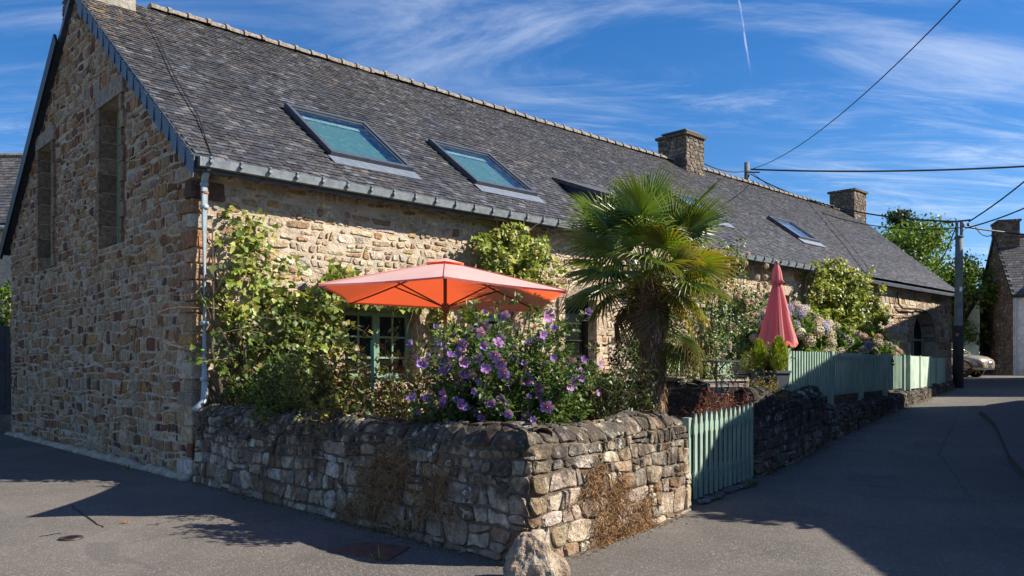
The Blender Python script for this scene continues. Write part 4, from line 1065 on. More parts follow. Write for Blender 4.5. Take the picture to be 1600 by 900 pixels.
# slate threshold pieces under the gate
for i in range(9):
    f = (i+.4)/9*.92; p = g0.lerp(g1, f)+Vector((gn.x, gn.y))*rg.uniform(.03, .10); b = MB()
    n = 6; pr = [(math.cos(2*math.pi*k/n)*rg.uniform(.09, .16), math.sin(2*math.pi*k/n)*rg.uniform(.05, .09)) for k in range(n)]
    z = gz(*p); T = [v3(p, z+.035+rg.uniform(0, .015))+ga*x+gn*y for x, y in pr]; Bt = [t_-Vector((0, 0, .03)) for t_ in T]
    b.add(T+Bt, [tuple(range(n)), tuple(range(2*n-1, n-1, -1))]+[(k, n+k, n+(k+1) % n, (k+1) % n) for k in range(n)], (.12, .13, .14))
    ob = b.build('threshold_stone', M['chim_stone'], origin=v3(p, z))
    tag(ob, ('leftmost flat slate under the picket gate, touching the sunlit wall end', 'second flat slate from the left under the picket gate', 'third flat slate from the left under the picket gate', 'fourth flat slate from the left under the picket gate', 'middle one of the flat slates under the picket gate', 'fourth flat slate from the right under the picket gate', 'third flat slate from the right under the picket gate', 'second flat slate from the right under the picket gate', 'rightmost flat slate under the picket gate by the tall dark wall')[i], 'stone', 'flat slates under the picket gate')

# long fence above the low wall
dR3 = v3(dR); nR3 = v3(nR)
def FP(s, d=.0): return SP+dR*s-nR*(.24+d)
ZT = 1.86; ZBt = 1.06
fence = thing('green_fence', v3(FP(1.9), 1.06), 'long sage green fence of narrow upright slats on the low street wall', 'fence')
s = 2.0; k = 0
posts = [1.95, 4.4, 6.55, 8.7, 10.6]
while s < 10.65:
    if min(abs(s-p_) for p_ in posts) > .075:
        b = MB(); p = FP(s); b.box(v3(p, (ZT+ZBt)/2-.005+rg.uniform(-.004, .004)), (.062, .022, ZT-ZBt-.02), rz=math.atan2(dR.y, dR.x)); b.build('slat', M['mint'], fence, origin=v3(p, ZBt))
    s += .145
for p_ in posts:
    b = MB(); p = FP(p_, -.005); wd = .11 if p_ > 2 else .13
    b.box(v3(p, (ZT+.62)/2), (wd, .09, ZT-.62+.03), rz=math.atan2(dR.y, dR.x)); b.build('post', M['mint'], fence, origin=v3(p, .7))
for z in (ZBt+.09, ZT-.10):
    b = MB(); b.bar(v3(FP(1.95, .035), z), v3(FP(10.6, .035), z), .035, .07); b.build('rail', M['mint'], fence)
# wide post board at the near end
b = MB(); p = FP(1.78, .02); b.box(v3(p, (ZT+1.2)/2+.01), (.26, .05, ZT-1.2+.04), rz=math.atan2(dR.y, dR.x)); b.build('end_board', M['mint'], fence, origin=v3(p, 1.2))
gt2 = thing('board_gate', v3(FP(10.8, -.1), 1.04), 'pale sunlit green double gate of close boards beyond the long fence', 'gate')
def boards(root, s0, s1, mat, d=0, step=.125, z0=1.04, z1=1.85, leafgap=None):
    s = s0
    while s < s1-.02:
        e = min(s+step-.008, s1); b = MB(); b.box(v3(FP((s+e)/2, d), (z0+z1)/2), (e-s, .024, z1-z0), rz=math.atan2(dR.y, dR.x)); b.build('board', mat, root, origin=v3(FP((s+e)/2, d), z0)); s += step
    for z in (z0+.1, z1-.12):
        b = MB(); b.bar(v3(FP(s0, d+.03), z), v3(FP(s1, d+.03), z), .03, .08); b.build('rail', mat, root)
boards(gt2, 10.9, 12.05, M['mint_pale'], -.10); boards(gt2, 12.15, 13.5, M['mint_pale'], -.10)
for s in (10.82, 12.10, 13.58):
    b = MB(); b.box(v3(FP(s, -.09), 1.42), (.09, .09, .90), rz=math.atan2(dR.y, dR.x)); b.build('post', M['mint'], gt2, origin=v3(FP(s, -.1), 1))
fn2 = thing('board_fence', v3(FP(13.8), 1.04), 'shaded sage green board fence ending at the utility pole', 'fence')
boards(fn2, 13.75, 16.3, M['mint'], 0, z0=1.02, z1=1.83)
for s in (13.7, 15.0, 16.3):
    b = MB(); b.box(v3(FP(s, -.01), 1.4), (.09, .08, .88), rz=math.atan2(dR.y, dR.x)); b.build('post', M['mint'], fn2, origin=v3(FP(s), 1))

# ------------------------------------------------------------------ parasols
def open_parasol():
    c = Vector((-.80, 9.75, 0)); a = R(4); e1 = Vector((math.cos(a), math.sin(a), 0)); e2 = Vector((-math.sin(a), math.cos(a), 0))
    zr_ = 2.43; hl = 1.30; hw_ = 1.20
    rim = [(-hl, -hw_, .02), (0, -hw_*1.03, .11), (hl, -hw_, -.03), (hl, hw_, -.08), (0, hw_*1.03, -.04), (-hl, hw_, .02)]
    rim3 = [c+e1*x+e2*y+Vector((0, 0, zr_+z)) for x, y, z in rim]; top = c+Vector((0, 0, 2.85))
    root = thing('open_parasol', Vector((c.x, c.y, .5)), 'open parasol, pale pink on top and glowing orange underneath, above the hibiscus', 'parasol')
    V = [top]; Fc = []; nr = 8; ns_ = 6; n = len(rim3)
    for i in range(1, nr+1):
        f = i/nr
        for k in range(n):
            for j in range(ns_):
                g = j/ns_; p = rim3[k].lerp(rim3[(k+1) % n], g); q = top.lerp(p, f)
                sagv = -.05*math.sin(math.pi*f)*1.0-.05*math.sin(math.pi*g)*f*f*.8 + .035*math.sin(math.pi*g)*f
                inn = (c+Vector((0, 0, q.z))-q)*(.05*math.sin(math.pi*g)*f**3)
                V.append(q+Vector((0, 0, .03*math.sin(math.pi*f)+sagv*.6))+inn)
    m_ = n*ns_
    for j in range(m_): Fc.append((0, 1+j, 1+(j+1) % m_))
    for i in range(nr-1):
        for j in range(m_): Fc.append((1+i*m_+j, 1+(i+1)*m_+j, 1+(i+1)*m_+(j+1) % m_, 1+i*m_+(j+1) % m_))
    cn = link('canopy', mesh('canopy', [v-WORLD[root.name] for v in V], Fc, M['parasol'], smooth=True), WORLD[root.name], root)
    b = MB()
    for i in range(0, m_):      # narrow hem
        p = V[1+(nr-1)*m_+i]; q = V[1+(nr-1)*m_+(i+1) % m_]; b.add([p, q, q-Vector((0, 0, .022)), p-Vector((0, 0, .022))], [(0, 1, 2, 3)])
    b.build('hem', M['parasol2'], cn, tones=False)
    b = MB()
    for k_ in range(0, m_, ns_): b.tube([V[0]]+[V[1+i*m_+k_]+Vector((0, 0, .004)) for i in range(nr)], .006, 4)
    b.build('seam', M['parasol2'], cn, tones=False)
    # vent cap
    b = MB(); P_ = [top+Vector((0, 0, .045))]+[top.lerp(r_, .17)+Vector((0, 0, .035)) for r_ in rim3]
    b.add(P_, [(0, 1+k, 1+(k+1) % 6) for k in range(6)]); b.build('vent_cap', M['parasol'], root, tones=False)
    b = MB(); b.lathe(top+Vector((0, 0, .03)), [(.02, 0), (.03, .03), (.012, .06)], 8); b.build('finial', M['wood'], root)
    b = MB(); b.tube([c+Vector((0, 0, .45)), top], .022, 10); b.build('pole', M['wood'], root, smooth=True)
    hub = c+Vector((0, 0, 2.30)); b = MB(); b.lathe(hub, [(.04, -.04), (.05, 0), (.04, .05)], 8); b.build('hub', M['wood'], root)
    for r_ in rim3:
        b = MB(); pts = [top.lerp(r_, f)+Vector((0, 0, -.035-.02*math.sin(math.pi*f)+.01)) for f in (0, .25, .5, .75, .99)]
        b.tube(pts, .011, 5); b.tube([hub, pts[2]], .010, 5); b.build('rib', M['wood'], root)
    return root
open_parasol()
def folded_parasol():
    c = Vector((4.88, 15.0, 1.27)); root = thing('folded_parasol', c, 'folded pink parasol standing on the terrace in front of the mint window', 'parasol')
    b = MB(); n = 56; prof = [(0.0, .02), (-.06, .05), (-.16, .08), (-.30, .095), (-.36, .12), (-.375, .08), (-.42, .068), (-.48, .09), (-.75, .15), (-1.05, .205), (-1.38, .285), (-1.50, .30)]
    ztop = 3.50; V = []
    for k, (z, r_) in enumerate(prof):
        for j in range(n):
            a = 2*math.pi*j/n; fold = 1+(.20*math.cos(8*a+.12*k+.5*math.sin(a))+.10*math.cos(19*a+1+.2*k)+.05*math.cos(31*a))*(min(1, k/5))
            e = -.06*(math.cos(8*a)) if k == len(prof)-1 else 0
            V.append(Vector((c.x+math.cos(a)*r_*fold, c.y+math.sin(a)*r_*fold, ztop+z+e)))
    b.add(V, [(k*n+j, k*n+(j+1) % n, (k+1)*n+(j+1) % n, (k+1)*n+j) for k in range(len(prof)-1) for j in range(n)]+[tuple(range(n))])
    b.build('canopy', M['parasol2'], root, smooth=True, tones=False)
    b = MB(); b.lathe(Vector((c.x, c.y, ztop-.40)), [(.078, -.018), (.09, 0), (.078, .018)], 20); b.build('strap', M['parasol2'], root, tones=False)
    b = MB(); b.tube([c, Vector((c.x, c.y, ztop+.03))], .02, 8); b.build('pole', M['wood'], root)
    b = MB(); b.lathe(c, [(.25, .0), (.25, .05), (.06, .09), (.04, .3)], 16); b.build('base', M['iron'], root)
folded_parasol()
# ------------------------------------------------------------------ iron garden table, railing
def scroll(c, ax, r0, turns, n=18, start=0, sgn=1):
    return [c+ax*(math.cos(start+sgn*2*math.pi*turns*k/n)*r0*(1-.75*k/n))+Vector((0, 0, math.sin(start+sgn*2*math.pi*turns*k/n)*r0*(1-.75*k/n))) for k in range(n+1)]
tb = Vector((3.33, 13.5, 1.27)); t = thing('garden_table', tb, 'dark iron garden table with curled legs beside the potted conifers', 'table')
b = MB(); b.lathe(tb+Vector((0, 0, .39)), [(.42, 0), (.44, .012), (.42, .03)], 24); b.build('table_top', M['iron'], t, tones=False)
for k in range(3):
    a = k*2.1+.5; d = Vector((math.cos(a), math.sin(a), 0)); b = MB(); b.tube([tb+d*.30+Vector((0, 0, .39)), tb+d*.16+Vector((0, 0, .28)), tb+d*.14+Vector((0, 0, .15)), tb+d*.34+Vector((0, 0, .01))], .012, 6); b.build('leg', M['iron'], t, tones=False)
ig = thing('iron_gate', Vector((3.1, 12.35, .5)), 'small black wrought iron gate with scrolls beside the red shrub', 'gate')
ax = Vector((.93, .37, 0)); o_ = Vector((3.10, 12.35, .62)); W_ = .62; Hh = .88
b = MB()
for x in (0, W_): b.tube([o_+ax*x, o_+ax*x+Vector((0, 0, Hh))], .013, 6)
for z in (.03, .55, Hh-.03): b.tube([o_+Vector((0, 0, z)), o_+ax*W_+Vector((0, 0, z))], .009, 5)
b.build('gate_frame', M['iron'], ig, tones=False)
for k in range(1, 6):
    b = MB(); b.tube([o_+ax*W_*k/6+Vector((0, 0, .03)), o_+ax*W_*k/6+Vector((0, 0, .55+.2*(k % 2)))], .007, 5); b.build('bar', M['iron'], ig, tones=False)
for k in range(2):
    b = MB(); b.tube(scroll(o_+ax*W_*(.27+.46*k)+Vector((0, 0, .70)), ax, .13, 1.3, start=k*math.pi, sgn=1-2*k), .008, 5); b.build('scroll', M['iron'], ig, tones=False)
b = MB(); b.tube(scroll(o_+ax*.02+Vector((0, 0, .45)), ax, .17, .9, start=-1.2), .014, 5); b.build('scroll', M['iron'], ig, tones=False)
# green stake in the shrub
b = MB(); sx = P3(583, 650, 8.8); b.bar((sx.x, sx.y, .45), (sx.x-.01, sx.y, 1.88), .045, .03, up=(1, 0, 0)); tag(b.build('plant_stake', M['stake'], origin=(sx.x, sx.y, .45), tones=False), 'dark green flat stake standing up in the shrub left of the hibiscus', 'stake')
# ------------------------------------------------------------------ foliage tools
def unit(a): return a/np.maximum(1e-9, np.linalg.norm(a, axis=1, keepdims=True))
OVAL = (np.array([(0, 0, 0), (-.5, .42, .10), (.5, .42, .10), (0, .5, -.04), (0, 1, -.10)]), [(0, 3, 1), (0, 2, 3), (1, 3, 4), (3, 2, 4)])
QUAD = (np.array([(0, 0, 0), (-.5, .5, .06), (.5, .5, .06), (0, 1, -.06)]), [(0, 2, 1), (1, 2, 3)])
GRAPE = (np.array([(0, .35, -.05), (0, 0, 0), (.42, .02, .05), (.55, .38, .08), (.34, .55, .03), (0, 1, -.12), (-.34, .55, .03), (-.55, .38, .08), (-.42, .02, .05)]), [(0, 1, 2), (0, 2, 3), (0, 3, 4), (0, 4, 5), (0, 5, 6), (0, 6, 7), (0, 7, 8), (0, 8, 1)])
LANCE = (np.array([(0, 0, 0), (-.5, .35, .05), (.5, .35, .05), (0, 1, -.12)]), [(0, 2, 1), (1, 2, 3)])
def leaves(name, P, D, Nn, L, W_, tones, parent, mat=None, tmpl=OVAL, kind='stuff'):
    P = np.asarray(P, float); n = len(P); D = unit(np.asarray(D, float)); X = unit(np.cross(D, Nn)); Z = np.cross(X, D)
    T, Fc = tmpl; k = len(T); L = np.asarray(L).reshape(-1, 1, 1)*np.ones((n, 1, 1)); W_ = np.asarray(W_).reshape(-1, 1, 1)*np.ones((n, 1, 1))
    V = P[:, None]+X[:, None]*T[None, :, 0:1]*W_+D[:, None]*T[None, :, 1:2]*L+Z[:, None]*T[None, :, 2:3]*L
    org = np.array(WORLD[parent.name]) if parent is not None else np.zeros(3)
    V = (V-org).reshape(-1, 3); F_ = np.array(Fc); Fa = (F_[None]+(np.arange(n)*k)[:, None, None]).reshape(-1, 3)
    me = bpy.data.meshes.new(name); me.vertices.add(len(V)); me.vertices.foreach_set('co', V.ravel())
    me.loops.add(Fa.size); me.loops.foreach_set('vertex_index', Fa.ravel().astype(np.int32)); me.polygons.add(len(Fa))
    me.polygons.foreach_set('loop_start', (np.arange(len(Fa))*3).astype(np.int32)); me.polygons.foreach_set('loop_total', np.full(len(Fa), 3, dtype=np.int32))
    me.materials.append(mat or M['leaf']); a = me.attributes.new('tone', 'FLOAT_COLOR', 'POINT')
    t = np.ones((len(V), 4), np.float32); t[:, :3] = np.repeat(np.asarray(tones, np.float32), k, axis=0); a.data.foreach_set('color', t.ravel())
    me.update(calc_edges=True); me.validate()
    o = link(name, me, Vector(org), parent); 
    if kind: o['kind'] = kind
    return o
def tones(rng, n, cols, wts, var=.3):
    c = np.array(cols)[rng.choice(len(cols), n, p=np.array(wts)/sum(wts))]; return c*rng.uniform(1-var, 1+var, (n, 1))*rng.uniform(.92, 1.08, (n, 3))
def curve(p, d, L, n, rng, wander=.25, grav=0.0):
    pts = [np.array(p, float)]; d = np.array(d, float); d /= np.linalg.norm(d)
    for i in range(n):
        d = d+rng.normal(0, wander/math.sqrt(n), 3)+np.array([0, 0, grav/n]); d /= np.linalg.norm(d); pts.append(pts[-1]+d*L/n)
    return pts
def along(stems, per, rng, spread, t0=.2):
    P = []; D = []
    for st in stems:
        k = len(st)-1
        for f in rng.uniform(t0, 1, per):
            i = min(int(f*k), k-1); g = f*k-i; p = st[i]*(1-g)+st[i+1]*g; d = st[i+1]-st[i]; d = d/np.linalg.norm(d)
            r_ = rng.normal(0, 1, 3); r_ -= d*r_.dot(d); r_ /= np.linalg.norm(r_)+1e-9
            P.append(p+r_*rng.uniform(0, spread)); D.append(d*.35+r_*.9+np.array([0, 0, .15]))
    return np.array(P), np.array(D)
def stems_obj(name, stems, rad, parent, mat='twig', n=4):
    b = MB()
    for s_ in stems: k = len(s_); b.tube([Vector(p) for p in s_], [rad*(1-.75*i/(k-1)) for i in range(k)], n, cap=False)
    return b.build(name, M[mat], parent, kind='stuff' if len(stems) > 1 else None)
UPN = np.array([0, 0, 1.0])
def mnoise_v(P, k): return np.array([mnoise.noise(Vector(p)*k) for p in P])
def norms(rng, n, up=1.0, bias=(0, 0, 0)): return unit(rng.normal(0, .55, (n, 3))+UPN*up+np.array(bias))
# ---- hibiscus
def hibiscus():
    rng = np.random.default_rng(7); c = np.array([-.10, 8.05, .5]); root = thing('hibiscus_bush', c, 'tall hibiscus bush covered in purple flowers above the corner of the wall', 'bush')
    st = []
    for i in range(135):
        a = rng.uniform(0, 2*math.pi); sp_ = rng.uniform(0, 1)**.5; out_ = np.array([math.cos(a)*1.0, math.sin(a)*.75, 0])*sp_
        h = rng.uniform(1.12, 1.52)-.62*sp_**2
        if rng.random() < .14: h += .32
        p0 = c+out_*.25; d = out_*.62+np.array([0, 0, h]); st.append(curve(p0, d, np.linalg.norm(d), 6, rng, .22))
    tw = []
    for s_ in st:
        for _ in range(5):
            i = rng.integers(2, 7); d = rng.normal(0, 1, 3); d[2] = abs(d[2])*.8+.2; tw.append(curve(s_[i], d, rng.uniform(.12, .32), 3, rng, .3))
    stems_obj('stem', st, .010, root); stems_obj('twig', tw, .004, root)
    P1, D1 = along(st, 90, rng, .05, .25); P2, D2 = along(tw, 24, rng, .035, .1); P = np.vstack([P1, P2]); D = np.vstack([D1, D2]); n = len(P)
    leaves('leaf', P, D, norms(rng, n, .9), rng.uniform(.035, .075, n), rng.uniform(.022, .045, n), tones(rng, n, [(.08, .14, .04), (.055, .10, .028), (.14, .20, .055), (.21, .27, .09)], [4, 4, 2, 1]), root)
    # tall shoots poking up
    fm = []
    for v in range(4):
        b = MB(); r_ = random.Random(v+3); basec = [(.34, .22, .60), (.42, .25, .60), (.26, .20, .62), (.24, .20, .58)][v]; closed = (.2, .45, .7, 1.3)[v]
        for k in range(5):
            a = 2*math.pi*k/5+r_.uniform(-.1, .1); ca, sa = math.cos(a), math.sin(a); L = 1.0
            def pt(u, s_, z): return Vector((ca*u-sa*s_, sa*u+ca*s_, z))
            zt_ = closed+r_.uniform(-.1, .1)
            Vp = [pt(.06, 0, 0), pt(.35, -.26, .12+zt_*.2), pt(.35, .26, .12+zt_*.2), pt(.36, 0, .06+zt_*.15), pt(.78, -.40, .22+zt_*.5), pt(.78, .40, .26+zt_*.5), pt(.80, 0, .14+zt_*.45), pt(1.02, -.16, .20+zt_*.7), pt(1.0, .18, .16+zt_*.75)]
            i0 = len(b.V)
            b.add(Vp, [(0, 3, 1), (0, 2, 3), (1, 3, 6, 4), (3, 2, 5, 6), (4, 6, 7), (6, 5, 8), (6, 8, 7)])
            for q_, kk_ in enumerate((0, .55, .55, .35, 1, 1, .85, 1, 1)):
                b.T[i0+q_] = tuple((.30, .015, .10)[z]*(1-kk_)+basec[z]*kk_ for z in range(3))
        b.tube([Vector((0, 0, 0)), Vector((0, 0, .35)), Vector((0, 0, .55))], [.07, .06, .03], 5, tone=(.7, .62, .40))
        fm.append(mesh('flower', b.V, b.F, M['petal'], b.T, smooth=True))
    tips = [s_[-1] for s_ in st+tw]; rng.shuffle(tips); k = 0; used = []
    rr = random.Random(5)
    cand = sorted(tips, key=lambda p: (p[1]-c[1])*.8+rr.uniform(-.3, .35))
    for p in cand:
        if k >= 150: break
        if any(np.linalg.norm(p-q_) < .07 for q_ in used): continue
        used.append(p); small = k > 45
        d = Vector((p[0]-c[0], (p[1]-c[1])-1.0, .35+rr.uniform(-.3, .3))).normalized()+Vector((rr.uniform(-.9, .9), rr.uniform(-.5, .5), rr.uniform(-.5, .7)))
        off_ = Vector((p[0], p[1], p[2]))+d.normalized()*.04
        fo = link('flower', fm[3] if small and rr.random() < .6 else fm[rr.randrange(3)], off_, root); fo.rotation_euler = d.to_track_quat('Z', 'Y').to_euler()
        sc = rr.uniform(.042, .070) if not small else rr.uniform(.018, .048); fo.scale = (sc, sc*rr.uniform(.8, 1.05), sc); k += 1
hibiscus()
# ---- climbing vine on the front wall
def vine(name, s0, s1, z0, z1, label, seed, n_st, dens, cols, wts, leaf=.085, outw=.35, prof=None, tmpl=GRAPE, cat='vine', bag=1.0, start=None, bot=None):
    rng = np.random.default_rng(seed); root = thing(name, H(start or (s0+s1)/2, -.12, .5), label, cat); u = np.array(U); v = np.array(Vd); a0 = np.array(A0)
    st = []
    for i in range(n_st):
        s = rng.uniform(s0, s1); hi = prof(s) if prof else z1; z = rng.uniform(max(z0, bot(s)) if bot else z0, hi); t = -rng.uniform(.05, outw)
        p = a0+u*s+v*t+np.array([0, 0, z]); d = u*rng.normal(0, .8)+np.array([0, 0, rng.uniform(-.5, .7)])-v*rng.uniform(0, .35); st.append(curve(p, d, rng.uniform(.35, .9), 6, rng, .5))
    main = []
    for i in range(4):
        p = a0+u*((start or (s0+s1)/2)+rng.normal(0, .1))-v*.12+np.array([0, 0, .4]); d = u*rng.normal((.5*(s0+s1)-(start or (s0+s1)/2))*.35, .25)+np.array([0, 0, 1.0]); cc = curve(p, d, z1-.6, 9, rng, .4)
        cc = [q_+u*max(0, .15-(q_-a0)@u)-v*max(0, (q_-a0)@v+.08) for q_ in cc]; main.append(cc)
    stems_obj('stem', main, .028, root, 'bark', 6); stems_obj('twig', st, .006, root)
    P, D = along(st, dens, rng, .10, 0); n = len(P); ss0 = (P-a0)@u; keep = (ss0 > .30)|((ss0 > -.15)&(mnoise_v(P, 3.0) > .25))
    if prof:
        ss = (P-a0)@u; hh = np.array([prof(x) for x in ss]); keep = (P[:, 2] < hh+.12)&keep&(ss > s0-.5)&(ss < s1+.5)
    if bot: keep = keep&(P[:, 2] > np.array([bot(x) for x in (P-a0)@u])-.15*rng.random(len(P)))
    P = P[keep]; D = D[keep]; n = len(P); D = D*.6+np.array([0, 0, -.35])+rng.normal(0, .25, (n, 3))
    tt = np.minimum((P-a0)@v, -.04); P = P+np.outer(tt-((P-a0)@v), v)
    N_l = unit(rng.normal(0, .45, (n, 3))-v*.8+UPN*.7)
    L = rng.uniform(.6, 1.25, n)*leaf
    leaves('leaf', P, D, N_l, L, L*.95, tones(rng, n, cols, wts, .28), root, tmpl=tmpl); return root
GV = [(.21, .26, .05), (.14, .19, .035), (.33, .34, .09), (.38, .31, .07), (.09, .12, .03)]
botA = lambda s: 2.62 if 2.2 < s < 4.1 else (1.9 if s > 4.1 else 0)
profA = lambda s: 3.55-.5*abs(s-.5) if s < 1.0 else (2.95+.22*math.sin(s*3.0+.6)+.18*math.sin(s*7) if s < 2.5 else max(2.4, 3.0-.16*(s-2.4)+.1*math.sin(s*6)))
vine('grape_vine', .10, 4.6, 1.6, 3.3, 'grape vine with yellow green leaves climbing over the wall left of the open parasol', 11, 115, 25, GV, [4, 3, 3, 1.0, 1], prof=lambda s: profA(s), bot=botA, start=.5, leaf=.10, outw=.5)
vine('corner_vine', .12, 1.0, 2.2, 3.9, 'young vine shoots reaching past the downpipe at the house corner', 12, 14, 30, GV, [4, 2, 3, .5, 0], start=.5, outw=.3)
vine('upper_vine', 5.2, 7.0, 2.9, 4.15, 'bright leafy vine under the gutter behind the open parasol', 13, 80, 42, GV, [4, 2, 3, .8, 0], start=6.2, outw=.45, prof=lambda s: 4.2-.35*abs(s-6.0))
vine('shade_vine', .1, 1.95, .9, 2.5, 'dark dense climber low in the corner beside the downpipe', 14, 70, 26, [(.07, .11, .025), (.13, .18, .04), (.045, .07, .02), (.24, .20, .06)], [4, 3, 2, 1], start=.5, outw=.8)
vine('terrace_vine', 17.6, 22.3, 1.8, 4.35, 'bright yellow green vine on the far part of the house behind the hydrangeas', 15, 230, 60, GV, [4, 2, 4, 1, 0], start=18.4, outw=.7, leaf=.095, prof=lambda s: 4.55-.28*max(0, s-19.4) if s < 22 else 3.4)
ROSE = [(.07, .12, .03), (.12, .18, .045), (.045, .08, .02), (.18, .22, .08)]
def head_mesh(seed, tone, tone2, n=70, fl=.16, name='flower_head'):
    r = random.Random(seed); b = MB()
    for k in range(n):
        ph = math.acos(1-1.75*(k+.5)/n); th_ = k*2.39996; d = Vector((math.sin(ph)*math.cos(th_), math.sin(ph)*math.sin(th_), math.cos(ph))); p = d*r.uniform(.86, 1.04)
        a = d.orthogonal().normalized(); a.rotate(Matrix.Rotation(r.uniform(0, 6), 3, d)); c = d.cross(a); tn = tuple(x*r.uniform(.8, 1.15) for x in (tone if r.random() < .7 else tone2))
        b.add([p-a*fl, p-c*fl+d*.02, p+a*fl, p+c*fl+d*.02, p-d*.05], [(0, 1, 4), (1, 2, 4), (2, 3, 4), (3, 0, 4)], tn)
    b.lathe((0, 0, -.25), [(.35, -.35), (.7, 0), (.75, .4), (.5, .8)], 8, tone=tuple(x*.45 for x in tone))
    return mesh(name, b.V, b.F, M['petal'], b.T)
def rose():
    root = vine('climbing_rose', 10.0, 14.6, 1.3, 4.35, 'climbing rose with pale pink blooms round the mint door behind the palm', 16, 260, 36, ROSE, [4, 3, 2, 2], start=12.6, outw=.6, leaf=.07, tmpl=OVAL, prof=lambda s: 4.55 if s < 13.9 else 3.6)
    root2 = root; r = random.Random(3); hm = [head_mesh(k, (.62, .42, .40), (.66, .58, .52), 26, .32, 'bloom') for k in range(2)]
    for i in range(60):
        s = r.choice((r.uniform(12.2, 14.9), r.uniform(10, 14.5))); z = r.uniform(1.7, 4.45) if s < 13.9 else r.uniform(3.2, 4.3); o = link('bloom', r.choice(hm), H(s, -r.uniform(.55, .85), z), root); o.scale = (.065,)*3; o.rotation_euler = (R(90), 0, r.uniform(-.6, .6))
rose()
# ---- loose shrubs
def shrub(name, c, rad, h, label, seed, n_st, per, cols, wts, L=.05, W_=.03, tmpl=OVAL, tw=4, cat='shrub', group=None, twig='twig', up=.8, flat=1.0, lean=(0, 0), stemr=.008, mat=None, spread=.045, t0=.15, grav=0):
    rng = np.random.default_rng(seed); c = np.array(c, float); root = thing(name, c, label, cat, group); st = []
    rx, ry = rad if isinstance(rad, tuple) else (rad, rad)
    for i in range(n_st):
        a = rng.uniform(0, 2*math.pi); q_ = rng.uniform(0, 1)**.5; o_ = np.array([math.cos(a)*rx*q_, math.sin(a)*ry*q_, 0]); hh = h*rng.uniform(.75, 1.05)*math.sqrt(max(.05, 1-(.85*q_)**2))
        d = o_*.8+np.array([lean[0], lean[1], hh]); st.append(curve(c+o_*.25, d, np.linalg.norm(d), 6, rng, .3, grav))
    tws = []
    for s_ in st:
        for _ in range(tw):
            i = rng.integers(1, 7); d = rng.normal(0, 1, 3); d[2] = abs(d[2])*.6+.1; tws.append(curve(s_[i], d, rng.uniform(.1, .28)*h/1.0 if h < 1 else rng.uniform(.12, .3), 3, rng, .4))
    if twig: stems_obj('stem', st, stemr, root, twig); stems_obj('twig', tws, stemr*.5, root, twig) if tws else None
    P, D = along(st, per, rng, spread, t0)
    if tws: P2, D2 = along(tws, max(3, per//3), rng, spread, .1); P = np.vstack([P, P2]); D = np.vstack([D, D2])
    n = len(P); f = rng.uniform(.65, 1.25, n)
    leaves('leaf', P, D, norms(rng, n, up), f*L, f*W_, tones(rng, n, cols, wts), root, tmpl=tmpl, mat=mat); return root
BR = [(.15, .20, .04), (.26, .27, .05), (.09, .13, .03), (.22, .13, .05)]
shrub('honeysuckle_shrub', (-1.35, 8.95, .5), (.85, .5), 1.3, 'straggly shrub of bare brown twigs and yellow green leaves left of the hibiscus', 21, 75, 20, BR, [4, 3, 3, 1], tw=6, L=.055, W_=.034)
shrub('honeysuckle_shrub', (-2.3, 9.9, .5), (.7, .45), 1.35, 'dark leafy shrub against the garden wall below the grape vine', 22, 70, 42, [(.07, .11, .025), (.14, .19, .04), (.22, .26, .06)], [5, 3, 1], L=.06, W_=.04)
shrub('corner_shrub', (-3.15, 10.95, .5), (.6, .45), 1.2, 'deep green shrub spilling over the left end of the garden wall', 23, 60, 46, [(.06, .10, .025), (.12, .18, .04), (.20, .27, .06)], [5, 3, 1], L=.07, W_=.045)
shrub('shade_fill_shrub', (1.05, 10.0, .4), (.6, .5), 1.55, 'dark shrub filling in the palm shade between hibiscus and palm', 24, 45, 40, [(.035, .06, .018), (.06, .09, .025)], [3, 2], L=.06, W_=.035)  # raised dark foliage stands in for the shade under the palm
shrub('small_sprig', P3(655, 640, 8.0)+Vector((0, 0, -.35)), (.25, .2), .5, 'small sprig with drooping olive leaves at the top of the wall left of the hibiscus', 25, 10, 8, [(.14, .15, .05), (.09, .12, .03)], [1, 1], L=.10, W_=.05)
# red-brown shrub behind the gate
shrub('red_shrub', (2.86, 11.25, .30), (.36, .25), .95, 'rust red wispy shrub behind the picket gate', 26, 60, 26, [(.22, .05, .02), (.30, .08, .03), (.14, .035, .02)], [3, 2, 2], L=.045, W_=.012, tmpl=LANCE, tw=9, spread=.05)
shrub('golden_sprig', (3.75, 12.05, .9), (.30, .2), .62, 'small golden leaved plant on top of the tall street wall', 27, 26, 16, [(.28, .26, .06), (.34, .20, .05), (.14, .16, .04)], [3, 2, 2], L=.035, W_=.022)
# shrub in a grey bowl on the terrace wall
def pot(name, c, r0, r1, h, mat, label, cat='plant pot', square=False, group=None):
    b = MB(); n = 4 if square else 18
    pr = [(r0, 0), (r1*.96, h*.86), (r1*1.06, h*.86), (r1*1.06, h), (r1*.92, h), (r1*.9, h*.88), (0.01, h*.88)]
    b.lathe((0, 0, 0), pr, n); o = b.build(name, mat, None, tones=False); o.location = c; WORLD[o.name] = Vector(c)
    if square: o.rotation_euler = (0, 0, R(62))
    tag(o, label, cat, group); return o
pot('stone_bowl', (2.08, 12.75, 1.36), .16, .26, .17, M['pot2'], 'round grey bowl of greenery on the terrace wall beside the palm trunk')
shrub('bowl_plant', (2.08, 12.75, 1.48), (.36, .3), .60, 'leafy green plant growing in the round grey bowl', 28, 30, 30, [(.13, .20, .05), (.20, .28, .08), (.07, .11, .03)], [3, 2, 2], L=.07, W_=.03)
